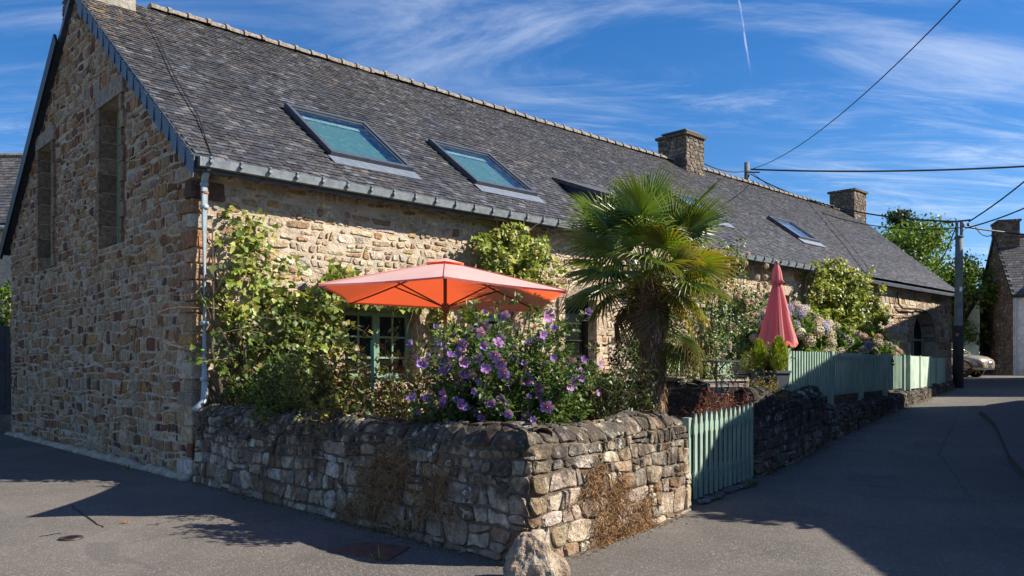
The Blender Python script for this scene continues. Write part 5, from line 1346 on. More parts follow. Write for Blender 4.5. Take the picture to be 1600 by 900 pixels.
b = MB(); b.lathe((0, 0, 0), [(.12, 0), (.2, .05), (.2, .07), (.17, .07), (.1, .03)], 14); o = b.build('flat_dish', M['pot2'], tones=False); o.location = (2.48, 12.62, 1.365); tag(o, 'flat dark dish on the terrace wall between bowl and iron gate', 'dish')
# conifers in square grey pots
def conifer(c, r_, h, label, seed):
    rng = np.random.default_rng(seed); root = thing('potted_conifer', c, label, 'shrub'); n = 2600; z = rng.uniform(0, 1, n)**.8; a = rng.uniform(0, 2*math.pi, n)
    rr = r_*np.sin(np.clip(np.pi*(z*.86+.14), 0, np.pi))**.75*rng.uniform(.55, 1.05, n)*(1+.14*np.sin(5*a+z*9)); P = np.array(c)+np.stack([np.cos(a)*rr, np.sin(a)*rr, z*h], 1)
    D = np.stack([np.cos(a)*.5, np.sin(a)*.5, np.ones(n)*1.1], 1)+rng.normal(0, .25, (n, 3))
    b = MB(); b.tube([Vector(c)-Vector((0, 0, .05)), Vector(c)+Vector((0, 0, h*.8))], .02, 6); b.build('trunk', M['bark'], root)
    leaves('foliage', P, D, np.stack([np.cos(a), np.sin(a), .3+0*a], 1), rng.uniform(.04, .08, n), .012, tones(rng, n, [(.34, .36, .03), (.22, .28, .03), (.12, .17, .03)], [4, 3, 1]), root, tmpl=LANCE)
pa = P3(1186, 602, 12.7); pb = P3(1217, 603, 12.5)
pot('square_pot', (pa.x, pa.y, 1.26), .13, .165, .27, M['pot'], 'square grey pot holding the left golden conifer', square=True)
pot('square_pot', (pb.x, pb.y, 1.26), .135, .175, .27, M['pot'], 'square grey pot holding the right golden conifer', square=True)
conifer((pa.x, pa.y, 1.50), .112, .48, 'small golden conifer in the left square pot', 31)
conifer((pb.x, pb.y, 1.50), .135, .52, 'slightly bigger golden conifer in the right square pot', 32)
shrub('brown_shrub', ((pa.x+pb.x)/2+.1, 12.9, 1.27), (.22, .2), .75, 'dull brown leafed plant between the two golden conifers', 33, 24, 22, [(.10, .06, .04), (.14, .09, .05), (.08, .09, .03)], [3, 2, 1], L=.05, W_=.03)
shrub('box_bush', v3(FP(3.0, .75), 1.25), (.42, .36), .72, 'yellow green clipped bush behind the near end of the long fence', 34, 60, 40, [(.20, .25, .05), (.13, .18, .04), (.26, .28, .07)], [3, 3, 1], L=.04, W_=.02)
# ---- hydrangeas
def hydrangea(c, rad, h, label, seed, nh, pal, leafs=34):
    r = random.Random(seed); root = shrub('hydrangea_bush', c, rad, h, label, seed, 60, leafs, [(.10, .17, .04), (.17, .25, .06), (.06, .10, .03)], [3, 2, 2], L=.13, W_=.075, cat='bush', group='hydrangea bushes behind the green fence', spread=.08)
    rx, ry = rad; c = Vector(c); put = []; tries = 0
    while len(put) < nh and tries < 4000:
        tries += 1
        a = r.uniform(math.pi*.85, math.pi*2.15); el = r.uniform(-.05, 1.4); d = Vector((math.cos(a)*math.cos(el)*rx, math.sin(a)*math.cos(el)*ry, math.sin(el)*h*.95))
        p = c+d+Vector((0, 0, h*.10))
        if any((p-q_).length < .15 for q_ in put): continue
        put.append(p); o = link('flower_head', r.choice(pal), p, root); sc = r.uniform(.10, .15); o.scale = (sc, sc, sc*.85)
        o.rotation_euler = (Vector((d.x/rx, d.y/ry-.4, .5)).to_track_quat('Z', 'Y')).to_euler()
HA = [head_mesh(51, (.62, .50, .42), (.70, .64, .54)), head_mesh(52, (.68, .61, .56), (.60, .46, .46)), head_mesh(53, (.38, .34, .58), (.58, .52, .62)), head_mesh(54, (.68, .54, .52), (.72, .66, .58)), head_mesh(55, (.55, .42, .32), (.66, .56, .44)), head_mesh(56, (.70, .62, .50), (.60, .52, .48))]
HB = [head_mesh(61, (.62, .36, .30), (.66, .50, .40)), head_mesh(62, (.58, .38, .42), (.64, .50, .48)), head_mesh(63, (.56, .40, .26), (.62, .48, .36)), head_mesh(64, (.46, .38, .52), (.58, .50, .56))]
hydrangea(v3(FP(5.5, 1.15), 1.25), (1.0, .75), 1.5, 'large hydrangea with pale cream and lilac heads right of the folded parasol', 71, 48, HA)
hydrangea(v3(FP(6.9, 1.1), 1.2), (1.0, .75), 1.35, 'hydrangea with cream and violet heads behind the middle of the long fence', 72, 42, HA)
hydrangea(v3(FP(9.0, .95), 1.05), (.9, .62), 1.3, 'hydrangea with pink brown heads above the far end of the long fence', 73, 34, HB)
hydrangea(v3(FP(12.0, 1.15), 1.0), (1.1, .6), 1.35, 'hydrangea with rosy heads hanging over the board gate', 74, 36, HB)
shrub('lance_plant', v3(FP(5.2, .62), 1.15), (.5, .3), .85, 'spiky light green plant in front of the hydrangeas', 75, 50, 16, [(.22, .30, .06), (.16, .24, .05)], [1, 1], L=.22, W_=.025, tmpl=LANCE, tw=1, up=.4)
# ---- palm
def palm():
    rng = np.random.default_rng(5); r = random.Random(5); base = Vector((1.80, 10.45, .35)); top = Vector((1.74, 10.5, 2.78)); root = thing('palm_tree', base, 'shaggy fan palm with a fibrous trunk in front of the house', 'palm tree')
    V = []; n = 22; m_ = 44
    for i in range(m_+1):
        f = i/m_; c = base.lerp(top, f)+Vector((.05*math.sin(f*3), 0, 0)); rr = .105+.058*min(1, f*1.6)-.03*(f > .9)
        for j in range(n):
            a = 2*math.pi*j/n; q_ = rr*(1+.13*mnoise.noise(Vector((math.cos(a)*3, math.sin(a)*3, f*16)))+.07*math.sin(i*1.45+3*math.sin(a)))
            V.append(c+Vector((math.cos(a)*q_, math.sin(a)*q_, 0)))
    b = MB(); b.add(V, [(i*n+j, i*n+(j+1) % n, (i+1)*n+(j+1) % n, (i+1)*n+j) for i in range(m_) for j in range(n)]); tr = b.build('trunk', M['palm_bark'], root, smooth=True)
    # fibre hanging off the trunk
    N2 = 3800; f = rng.uniform(0, 1, N2); a = rng.uniform(0, 2*math.pi, N2); rr = .107+.060*np.minimum(1, f*1.6); ctr = np.array(base)+np.outer(f, np.array(top-base)); ctr[:, 0] += .05*np.sin(f*3)
    P = ctr+np.stack([np.cos(a)*rr, np.sin(a)*rr, 0*a], 1); D = np.stack([np.cos(a)*.35+rng.normal(0, .3, N2), np.sin(a)*.35+rng.normal(0, .3, N2), np.where(rng.random(N2) < .65, -1, .9)], 1)
    leaves('fibre', P, D, np.stack([np.cos(a), np.sin(a), 0*a], 1), rng.uniform(.05, .15, N2), rng.uniform(.006, .02, N2), tones(rng, N2, [(.24, .16, .10), (.16, .10, .065), (.36, .27, .19)], [4, 3, 3]), tr, mat=M['dry'], tmpl=LANCE)
    def fan(seed, R_, spread, droop, green, tip, fold=.10, nseg=34):
        q = random.Random(seed); b = MB(); pl = R_*.9
        # petiole along -y from crown (0,0,0) to hub (0,pl*.75,0)
        hub = Vector((0, .0, 0))
        for k in range(nseg):
            a = (k/(nseg-1)-.5)*spread; da = spread/(nseg-1)/2; L = R_*(1-.28*abs(a/(spread/2))**2)*q.uniform(.93, 1.05); rm = L*.42
            def pt(rad, ang, z): return Vector((math.sin(ang)*rad, math.cos(ang)*rad, z))
            cup = .16*R_*(abs(a)/(spread/2))**2
            zc = lambda rad: cup*(rad/R_)-droop*(rad/R_)**2.2*R_
            tipd = droop*q.uniform(.7, 1.8)*R_*.6; jit = q.uniform(-.03, .03)
            Vp = [hub, pt(rm, a-da*.96, zc(rm)+.014), pt(rm, a+da*.96, zc(rm)+.014), pt(rm*1.0, a, zc(rm)-.012), pt(L*.80, a-da*.27+jit, zc(L*.8)-tipd*.3), pt(L*.80, a+da*.27+jit, zc(L*.8)-tipd*.3), pt(L*.80, a+jit, zc(L*.8)-.01-tipd*.3), pt(L*.99, a+jit*1.6, zc(L)-tipd)]
            i0 = len(b.V); b.add(Vp, [(0, 3, 1), (0, 2, 3), (1, 3, 6, 4), (3, 2, 5, 6), (4, 6, 7), (6, 5, 7)])
            g = tuple(x*q.uniform(.8, 1.25) for x in green); tp = tip; ex = q.uniform(.6, 1.2)
            for z_, kf in enumerate((.0, .05, .05, .0, .45, .45, .4, .95)):
                kf = min(1, kf*ex); b.T[i0+z_] = tuple(g[c]*(1-kf)+tp[c]*kf for c in range(3))
        b.tube([Vector((0, -pl, -.10*R_)), Vector((0, -pl*.5, .02)), Vector((0, 0, 0))], [.016, .011, .008], 5, tone=(.20, .24, .06), mi=0)
        return mesh('frond', b.V, b.F, M['palm'], b.T)
    G = (.085, .145, .028); G2 = (.125, .185, .04); Yl = (.42, .34, .05); Br = (.30, .19, .07); Dk = (.16, .11, .06)
    fr_up = [fan(k, .68, R(215), .10, G2 if k % 2 else G, (.22, .27, .06)) for k in range(4)]
    fr_mid = [fan(10+k, .64, R(250), .20, G if k % 2 else G2, (.28, .25, .06)) for k in range(4)]
    fr_yel = [fan(20+k, .62, R(250), .22, (.17, .21, .025), (.58, .30, .03)) for k in range(2)]
    fr_low = [fan(30+k, .56, R(235), .38, (.09, .12, .03), Br) for k in range(3)]
    fr_dead = [fan(40+k, .6, R(220), .6, (.17, .13, .07), Dk) for k in range(2)]
    crown = top+Vector((0, 0, -.02))
    def put(me, az, el, ext, roll=0, z=0, lab=None):
        d = Vector((math.cos(az)*math.cos(el), math.sin(az)*math.cos(el), math.sin(el)))
        side = Vector((-math.sin(az), math.cos(az), 0)); nrm_ = side.cross(d)*-1
        if nrm_.z < 0 and el < R(80): nrm_ = -nrm_
        X = d.cross(nrm_).normalized(); Mx = Matrix((X, d, X.cross(d))).transposed()
        Mx = Mx @ Matrix.Rotation(roll, 3, 'Y')
        o = link('frond', me, crown+d*ext+Vector((0, 0, z)), root); o.rotation_euler = Mx.to_euler(); 
        if lab: o['label'] = lab
        return o
    # azimuth: -90deg faces the street
    k = 0
    for el, num, ext, lst in ((80, 3, .70, fr_up), (60, 7, .74, fr_up), (40, 8, .70, fr_up+fr_mid), (19, 7, .68, fr_mid), (-2, 7, .62, fr_mid), (-22, 6, .58, fr_mid+fr_low), (-45, 5, .50, fr_low+fr_dead), (-66, 3, .38, fr_low+fr_dead)):
        for i in range(num):
            az = 2*math.pi*(i+.5*(k % 2))/num+r.uniform(-.3, .3)+k*.37; me = r.choice(lst); az = (az+math.pi) % (2*math.pi)-math.pi
            if el < -10 and abs(az+math.pi/2-.05) < (.6 if el > -30 else 1.0): continue
            yl = (-50 < el < 24) and -1.5 < az < .25
            put(r.choice(fr_yel) if yl and r.random() < .75 else me, az, R(el+r.uniform(-12, 12)), ext*r.uniform(.75, 1.2), R(r.uniform(-55, 55)))
        k += 1
    # tufts lower down at the right
    rngf = random.Random(9)
    for i, (dx, dy, dz, az, el) in enumerate(((.42, -.05, -1.05, -40, -20), (.55, .0, -1.15, -10, -45), (.35, -.1, -1.2, -80, -60))):
        o = put(fr_low[i % 3], R(az), R(el), 0); o.location = Vector((1.74+dx, 10.4+dy, 2.78+dz+.25))-WORLD[root.name]; o.scale = (.75,)*3
palm()
# ---- dried creeper on the garden wall
def creeper(name, a0_, a1_, b0_, b1_, label, seed, n_st, holes=.3):
    rng = np.random.default_rng(seed); p0 = mp_g((a0_+a1_)/2, 0, 0); root = thing(name, p0, label, 'creeper', 'dried creepers on the garden wall'); st = []
    for i in range(n_st):
        a = rng.uniform(a0_, a1_); b = rng.uniform(b0_, b1_)
        fa = (a-(a0_+a1_)/2)/((a1_-a0_)/2); fb = (b-b0_)/(b1_-b0_)
        if .55*mnoise.noise(Vector((a*1.6, b*1.8, seed)))+.35*mnoise.noise(Vector((a*6, b*3, seed+3)))+rng.normal(0, .05) < abs(fa)**2.2*.62+max(0, fb)**2.5*.45-.24: continue
        pts = []; da, db = rng.normal(0, .6), -abs(rng.normal(.7, .4)); 
        for k in range(8):
            pts.append(np.array(mp_g(a, max(.01, b), .035+rng.uniform(0, .07)))); a += da*.035+rng.normal(0, .012); b += db*.035+rng.normal(0, .01)
        st.append(pts)
    stems_obj('twig', st, .0042, root, 'dry_twig', 3)
    P, D = along(st, 6, rng, .03, 0); n = len(P)
    leaves('dry_leaf', P, D+np.array([0, 0, -.8])+rng.normal(0, .8, (n, 3)), norms(rng, n, .2, (-.1, -.7, 0)), rng.uniform(.01, .028, n), rng.uniform(.0025, .008, n), tones(rng, n, [(.30, .17, .075), (.19, .10, .045), (.40, .26, .13), (.12, .065, .035)], [4, 3, 2, 2]), root, mat=M['dry'], tmpl=LANCE)
La = L1
creeper('dried_creeper', La+.62, La+2.35, .0, .62, 'sunlit rusty dried creeper on the street side of the garden wall', 81, 900, .25)
creeper('dried_creeper', La+.70, La+1.15, .5, .88, 'narrow dried creeper tuft high on the sunlit garden wall', 82, 200, .6)
creeper('dried_creeper', La-3.1, La-1.1, .12, .86, 'brown dried creeper on the shaded side of the garden wall', 83, 1000, .2)
creeper('dried_creeper', La-1.55, La-.75, .25, .80, 'darker dried creeper patch near the shaded corner of the garden wall', 84, 300, .3)
# weeds on the road and at the wall foot
def weed(x, y, label, seed, h=.12, n=16, col=(.16, .22, .05)):
    rng = np.random.default_rng(seed); gx, gy = gp(x, y); z = gz(gx, gy); root = tag(leaves('weed', np.array([[gx, gy, z]])+rng.normal(0, .02, (n, 3))*np.array([1.5, 1.5, 0]), rng.normal(0, .8, (n, 3))+UPN*.7, norms(rng, n, .6), rng.uniform(.5, 1.2, n)*h, .012, tones(rng, n, [col, (.28, .26, .10)], [3, 1]), None, tmpl=LANCE, kind=None), label, 'weed')
weed(590, 876, 'tuft of grass growing from the edge of the rusty plate', 91, .13, 16)
weed(1120, 782, 'green weeds at the foot of the picket gate', 92, .12, 26); weed(1172, 765, 'dark weed clump at the foot of the tall street wall', 93, .14, 60, (.05, .09, .02))
weed(900, 848, 'yellowish weeds at the foot of the sunlit garden wall', 94, .09, 40, (.25, .20, .06)); weed(872, 862, 'small weed at the right of the corner boulder', 95, .1, 26, (.20, .16, .06))
weed(200, 735, 'weed at the foot of the shaded gable', 96, .14, 24)

def litter(name, a0_, a1_, path, n, seed, label):
    rng = np.random.default_rng(seed); P = []
    for a in rng.uniform(a0_, a1_, n):
        p, nn_ = path.at(a); q_ = p+nn_*(.02+abs(rng.normal(0, .09))); P.append((q_.x, q_.y, gz(q_.x, q_.y)+.006))
    return tag(leaves(name, P, rng.normal(0, 1, (n, 3))*np.array([1, 1, .25]), norms(rng, n, 1.5), rng.uniform(.012, .045, n), rng.uniform(.008, .022, n), tones(rng, n, [(.20, .13, .06), (.10, .07, .045), (.26, .22, .14), (.10, .14, .04)], [4, 4, 2, 1]), None, tmpl=QUAD, mat=M['dry'], kind='stuff'), label, 'litter')
litter('leaf_litter', .1, pth.len-.8, pth, 1500, 5, 'dry leaf litter and grit along the foot of the garden wall')
litter('leaf_litter', .6, pth2.len-.5, pth2, 500, 6, 'dry leaf litter along the foot of the tall street wall')
litter('leaf_litter', .1, pth3.len-.1, pth3, 1400, 7, 'dry leaf litter along the foot of the low street wall')
# ------------------------------------------------------------------ poles and cables
def upole(base, top, r0, r1, label, cross=True, foot=0):
    base = Vector(base); top = Vector(top); root = thing('utility_pole', base, label, 'utility pole', 'utility poles')
    b = MB(); b.tube([base-Vector((0, 0, .2))]+[base.lerp(top, k/6) for k in range(7)], [r0]+[r0+(r1-r0)*k/6 for k in range(7)], 14); b.build('shaft', M['pole'], root, smooth=True, tones=False)
    if foot: b = MB(); b.tube([base-Vector((0, 0, .1)), base+Vector((0, 0, foot))], r0*1.12, 14); b.build('foot_sleeve', M['pole_lo'], root, smooth=True, tones=False)
    if cross:
        b = MB(); b.lathe(top, [(r1*1.25, -.03), (r1*1.3, 0), (r1*.8, .02)], 12)
        for dx in (-.07, .07): b.box(top+Vector((dx, 0, .22)), (.05, .08, .46))
        b.build('head', M['pole'], root, tones=False)
        b = MB(); b.bar(top+Vector((-.42, .0, .42)), top+Vector((.34, 0, .5)), .04, .05); b.build('crossarm', M['iron'], root, tones=False)
        for dx in (-.2, .12, .28):
            b = MB(); b.lathe(top+Vector((dx, 0, .36)), [(.03, -.05), (.045, -.02), (.03, 0), (.045, .02), (.02, .05)], 8); b.build('insulator', M['iron'], root, tones=False)
    return root
p2 = Vector((.548*24.8, 24.8, .93)); p2t = Vector((p2.x+.03, 24.8, 5.55))
up2 = upole(p2, p2t, .135, .105, 'grey utility pole at the end of the green fence beside the parked car', foot=1.9)
b = MB(); b.box(p2+Vector((.0, -.15, 3.0)), (.07, .02, .13)); b.build('plate', M['paper'], up2, tones=False)
b = MB(); b.box(p2+Vector((-.12, -.16, 1.62)), (.08, .03, .10)); b.build('red_tag', M['red_ridge'], up2, tones=False)
p1 = Vector((.2885*42, 42, 1.0)); p1t = Vector((p1.x, 42, 12.1)); up1 = upole(p1, p1t, .17, .13, 'wooden utility pole rising behind the middle of the roof', cross=False)
b = MB(); b.box(p1t+Vector((.25, -.2, -.55)), (.7, .05, .06)); b.build('bracket', M['iron'], up1, tones=False)
p3 = Vector((9.9, 13.2, .1)); p3t = Vector((9.9, 13.2, 10.2))
def cable(a, b_, sagv, label, r=.018, n=24):
    a = Vector(a); b_ = Vector(b_); mbx = MB(); mbx.tube([a.lerp(b_, k/n)-Vector((0, 0, 4*sagv*(k/n)*(1-k/n))) for k in range(n+1)], r, 5)
    tag(mbx.build('overhead_cable', M['cable'], origin=a, tones=False), label, 'cable', 'overhead cables')
hd1 = p1t+Vector((.2, 0, -.35)); hd2 = p2t+Vector((0, 0, .45))
cable(hd1, P3(1800, -330, 12), 1.0, 'cable sweeping from the roof pole up across the sky to the top right', .016)
cable(hd1+Vector((0, 0, .0)), P3(1860, 240, 34), .35, 'level cable running from the roof pole to the right edge', .045)
cable(hd1+Vector((0, 0, -.25)), hd2, .55, 'cable between the roof pole and the fence pole', .028)
cable(hd1+Vector((.0, 0, -.1)), hd2+Vector((.2, .2, -.15)), .95, 'slacker cable between the roof pole and the fence pole', .018)
cable(hd2+Vector((.3, 0, 0)), P3(1760, 130, 20), .25, 'upper cable from the fence pole to the right edge', .022)
cable(hd2+Vector((.2, 0, -.2)), P3(1760, 235, 21), .25, 'middle cable from the fence pole to the right edge', .022)
cable(hd2+Vector((.1, 0, -.15)), P3(1800, 372, 38), .2, 'low cable from the fence pole passing behind the far chimney', .03)
cable(hd1+Vector((-.3, 0, -.1)), H(19.6, TR, 9.3), .3, 'short cable from the roof pole to the middle chimney', .03)
cable(p2t+Vector((-.08, 0, .35)), p2t+Vector((-.6, .3, -1.0)), .15, 'slack cable drop left of the fence pole', .016, 10)
cable(p2t+Vector((.5, 0, .28)), p2t+Vector((1.3, .3, .22)), .22, 'small slack cable loop right of the fence pole', .014, 12)
# ------------------------------------------------------------------ trees
def tree(c, h, rx, label, seed, cols, wts, n=7000, L=.22, trunk_h=.35, shape='round', group='trees behind the houses', nb=26, t_r=.18, name='broadleaf_tree', mat=None):
    rng = np.random.default_rng(seed); c = np.array(c, float); root = thing(name, c, label, 'tree', group)
    b = MB(); b.tube([Vector(c)-Vector((0, 0, .3)), Vector(c)+Vector((.1, 0, h*.4)), Vector(c)+Vector((0, .1, h*.8))], [t_r, t_r*.7, t_r*.25], 8)
    cl_ = []
    for i in range(nb):
        f = rng.uniform(trunk_h, 1.0); w_ = rx*(math.sqrt(max(0.02, 1-((f-.55)/.5)**2)) if shape == 'round' else (1.05-f)*1.5)*rng.uniform(.35, .95); a = rng.uniform(0, 2*math.pi)
        q_ = c+np.array([math.cos(a)*w_, math.sin(a)*w_, f*h*.93]); cl_.append((q_, rng.uniform(.22, .40)*rx)); b.tube([Vector(c)+Vector((0, 0, h*f*.6)), Vector(q_)], [t_r*.35, t_r*.08], 5, cap=False)
    b.build('trunk', M['bark'], root)
    P = []
    for q_, r_ in cl_:
        m_ = n//nb; g = rng.normal(0, 1, (m_, 3)); g /= np.linalg.norm(g, axis=1, keepdims=True); g *= (rng.uniform(.35, 1.1, (m_, 1)))*r_*np.array([1, 1, .75]); g *= (1+.4*rng.normal(0, 1, (m_, 1))*.5); P.append(q_+g)
    P = np.vstack(P); m_ = len(P); f = rng.uniform(.6, 1.3, m_)
    leaves('crown', P, rng.normal(0, 1, (m_, 3)), norms(rng, m_, .8), f*L, f*L*.6, tones(rng, m_, cols, wts), root, tmpl=QUAD, mat=mat)
GR = [(.09, .15, .025), (.15, .21, .035), (.06, .10, .02)]; DG = [(.03, .055, .02), (.05, .085, .025), (.022, .04, .018)]
tree((22.6, 46, 1.1), 8.5, 3.9, 'bright green round tree behind the end of the long roof', 101, GR, [3, 3, 1], 12000, .24)
tree((24.9, 44.6, 1.1), 6.3, 2.3, 'second bright green tree lower behind the utility pole', 107, GR, [3, 2, 1], 7000, .22)
tree((24.7, 52, 1.1), 11.0, 1.9, 'dark pine top above the end of the long roof', 102, DG, [3, 2, 2], 3500, .22, trunk_h=.6, nb=16)
tree((26.0, 46.6, 1.1), 6.8, 2.3, 'dark green tree right behind the utility pole', 103, DG, [3, 2, 2], 11000, .2, trunk_h=.22)
tree((27.8, 49, 1.1), 6.6, 1.9, 'dark tree between the utility pole and the far house', 104, DG, [2, 3, 1], 8000, .2, trunk_h=.35)
tree((34, 54, 1.1), 8.6, 2.4, 'tree top showing over the far house roof', 105, GR, [2, 1, 3], 4000, .24)
tree((31.5, 52, 1.1), 6.4, 1.5, 'thin tree crown left of the far house gable', 106, GR, [2, 1, 3], 3000, .2)
# bush and dark fence beyond the gable at left
shrub('leafy_bush', (-13.3, 21.2, .2), (1.3, .9), 4.1, 'tall green bush beyond the left end of the gable', 111, 80, 60, [(.10, .17, .03), (.18, .27, .05), (.05, .09, .02)], [3, 2, 2], L=.16, W_=.07, stemr=.02)
f0 = Vector((-17.0, 19.6)); f1 = Vector((-11.75, 19.35)); bf = thing('dark_board_fence', v3(f0, 0), 'tall dark board fence joining the left end of the gable', 'fence'); k = 36
for i in range(k):
    p = f0.lerp(f1, (i+.5)/k); b = MB(); b.box(v3(p, 1.42), ((f1-f0).length/k-.012, .03, 2.25), rz=math.atan2((f1-f0).y, (f1-f0).x)); b.build('board', M['wood_dark'], bf, origin=v3(p, .3), tones=False)
b = MB(); b.bar(v3(f0, .2), v3(f1, .2), .12, .5); b.build('plinth', M['mortar_dark'], bf, tones=False)
# ------------------------------------------------------------------ other houses
def frame_house(name, c, ang, L, W_, eave, ridge, label, wallm, roofm_, gable_stone=None, ov=.25, slates=True, seed=1, rows=(.16, .3)):
    """long side starts at c and runs along ang; depth to the left of it"""
    c = Vector(c); e1 = Vector((math.cos(ang), math.sin(ang), 0)); e2 = Vector((-e1.y, e1.x, 0)); root = thing(name, c, label, 'house')
    def Q(a, b_, z): return c+e1*a+e2*b_+Vector((0, 0, z))
    b = MB(); b.add([Q(0, 0, -.5), Q(L, 0, -.5), Q(L, 0, eave), Q(0, 0, eave)], [(0, 1, 2, 3)]); b.add([Q(0, W_, -.5), Q(L, W_, -.5), Q(L, W_, eave), Q(0, W_, eave)], [(3, 2, 1, 0)])
    for a in (0, L): b.add([Q(a, 0, -.5), Q(a, W_, -.5), Q(a, W_, eave), Q(a, W_/2, ridge), Q(a, 0, eave)], [(0, 1, 2, 3, 4)])
    wl_ = b.build('wall', wallm, root, tones=False); sl = (ridge-eave)/(W_/2)
    b = MB()
    for sg in (0, 1):
        y0 = -ov if sg == 0 else W_+ov; slab(b, [Q(-.1, y0, eave-sl*ov+.1), Q(L+.1, y0, eave-sl*ov+.1), Q(L+.1, W_/2, ridge+.1), Q(-.1, W_/2, ridge+.1)], .14)
    rf = b.build('roof', roofm_, root, tones=False)
    if slates:      # courses of slates on both slopes
        r = random.Random(seed); Vs = []; Fs = []; Ts = []; ln = math.hypot(W_/2+ov, ridge-eave+sl*ov); nrw = int(ln/.2)
        for sg in (0, 1):
            for i in range(nrw):
                f = i/nrw; yy = (-ov+(W_/2+ov)*f); zz_ = eave-sl*ov+.115+(ridge-eave+sl*ov)*f; y = yy if sg == 0 else W_-yy; dy = (W_/2+ov)/nrw*(1 if sg == 0 else -1); dz = (ridge-eave+sl*ov)/nrw; a = -.1+(i % 2)*.12
                while a < L+.05:
                    e = min(a+.23, L+.1); l = r.uniform(.015, .03); Vs += [Q(a, y, zz_+l), Q(e, y, zz_+l), Q(e, y+dy, zz_+dz+.004), Q(a, y+dy, zz_+dz+.004), Q(a, y, zz_), Q(e, y, zz_)]; k = len(Vs)-6
                    Fs += [(k, k+1, k+2, k+3), (k+4, k+5, k+1, k)]; Ts += [slate_tone(r, 0)]*6; a += .24
        o = link('slate', mesh('slate', [v-WORLD[rf.name] for v in Vs], Fs, M['slate'], Ts), WORLD[rf.name], rf); o['kind'] = 'stuff'
    return root, wl_, rf, Q
# left background house
hl, wl_, rf, Q = frame_house('slate_roof_house', (-33, 26.5, .2), R(0), 21.5, 7, 6.1, 9.0, 'slate roofed house with cream wall far behind the gable at the left', M['cream'], M['slate'], seed=5)
b = MB(); b.tube([Q(0, -.32, 5.86), Q(21.5, -.32, 5.86)], .07, 8); b.build('gutter', M['zinc'], hl, tones=False)
a = 0
while a < 21.4:
    b = MB(); b.tube([Q(a, 3.5, 9.16), Q(a+.38, 3.5, 9.16)], .10, 7); b.build('ridge_tile', M['ridge'], rf); a += .4
# far house on the right: gable towards the street, white front
ang = math.atan2(-.318, .948); hr, wlr, rfr, Qr = frame_house('far_stone_house', (24.62, 40.0, 1.15), ang, 13, 7.0, 4.05, 7.2, 'far house with shaded stone gable, chimney and white front beside the parked car', M['white'], M['slate'], seed=7)
sgab = lambda a, b_, d: Qr(-d-.02, a, b_)
cells = rubble(0, 7, -.1, 7.2, (.14, .26), (.2, .42), 77, bounds=[nrm((0, 4.05, -.9, 1)), nrm((7, 4.05, .9, 1))], joint=.04)
b = MB(); b.add([Qr(-.012, 0, -.5), Qr(-.012, 7, -.5), Qr(-.012, 7, 4.05), Qr(-.012, 3.5, 7.2), Qr(-.012, 0, 4.05)], [(0, 1, 2, 3, 4)]); gs = b.build('gable_wall', M['mortar_dark'], hr, tones=False)
lay_stones([(cells, sgab)], gs, M['chim_stone'], [((.22, .16, .12), 4), ((.17, .12, .09), 3), ((.28, .22, .17), 1.5), ((.45, .40, .34), .3)], 78, proud=.03, singles=0)
b = MB(); b.hexa([Qr(a, c_2, z) for z in (6.3, 8.0) for c_2 in (2.75, 4.25) for a in (-.02, .95)]); chf = b.build('chimney', M['mortar_dark'], hr, tones=False)
lay_stones([(rubble(2.75, 4.25, 6.3, 8.0, (.12, .2), (.2, .36), 5, joint=.02), lambda a, b_, d: Qr(-d-.02, a, b_)), (rubble(0, .95, 6.3, 8.0, (.12, .2), (.2, .36), 6, joint=.02), lambda a, b_, d: Qr(a, 2.75-d, b_))], chf, M['chim_stone'], PAL_P, 9, proud=.02, singles=0)
b = MB(); b.hexa([Qr(a, c_2, z) for z in (8.0, 8.1) for c_2 in (2.68, 4.32) for a in (-.08, 1.02)], (.13, .11, .1)); b.build('chimney_cap', M['chim_stone'], chf)
a = 1.0
while a < 13:
    b = MB(); b.tube([Qr(a, 3.5, 7.33), Qr(a+.33, 3.5, 7.33)], .11, 7); b.build('ridge_tile', M['red_ridge'], rfr, tones=False); a += .35
b = MB(); b.tube([Qr(.12, -.1, 3.9), Qr(.12, -.1, 0)], .06, 8); b.build('downpipe', M['pipe'], hr, tones=False)
b = MB(); b.hexa([Qr(a, c_2, z) for z in (3.9, 4.9) for c_2 in (-.02, .9) for a in (1.2, 2.6)]); slab(b, [Qr(1.0, -.25, 4.75), Qr(1.9, -.25, 5.5), Qr(1.9, 1.6, 5.5), Qr(1.0, .9, 4.75)], .08); slab(b, [Qr(1.9, -.25, 5.5), Qr(2.8, -.25, 4.75), Qr(2.8, .9, 4.75), Qr(1.9, 1.6, 5.5)], .08); b.build('dormer', M['verge'], hr, tones=False)
b = MB(); b.bar(Qr(-.1, 7.25, 3.95), Qr(-.1, 3.5, 7.32), .06, .22); b.build('barge_board', M['iron'], hr, tones=False)
b = MB(); b.bar(Qr(.5, -.06, -.1), Qr(4, -.06, -.1), .1, .9); b.build('plinth', M['mortar_dark'], hr, tones=False)
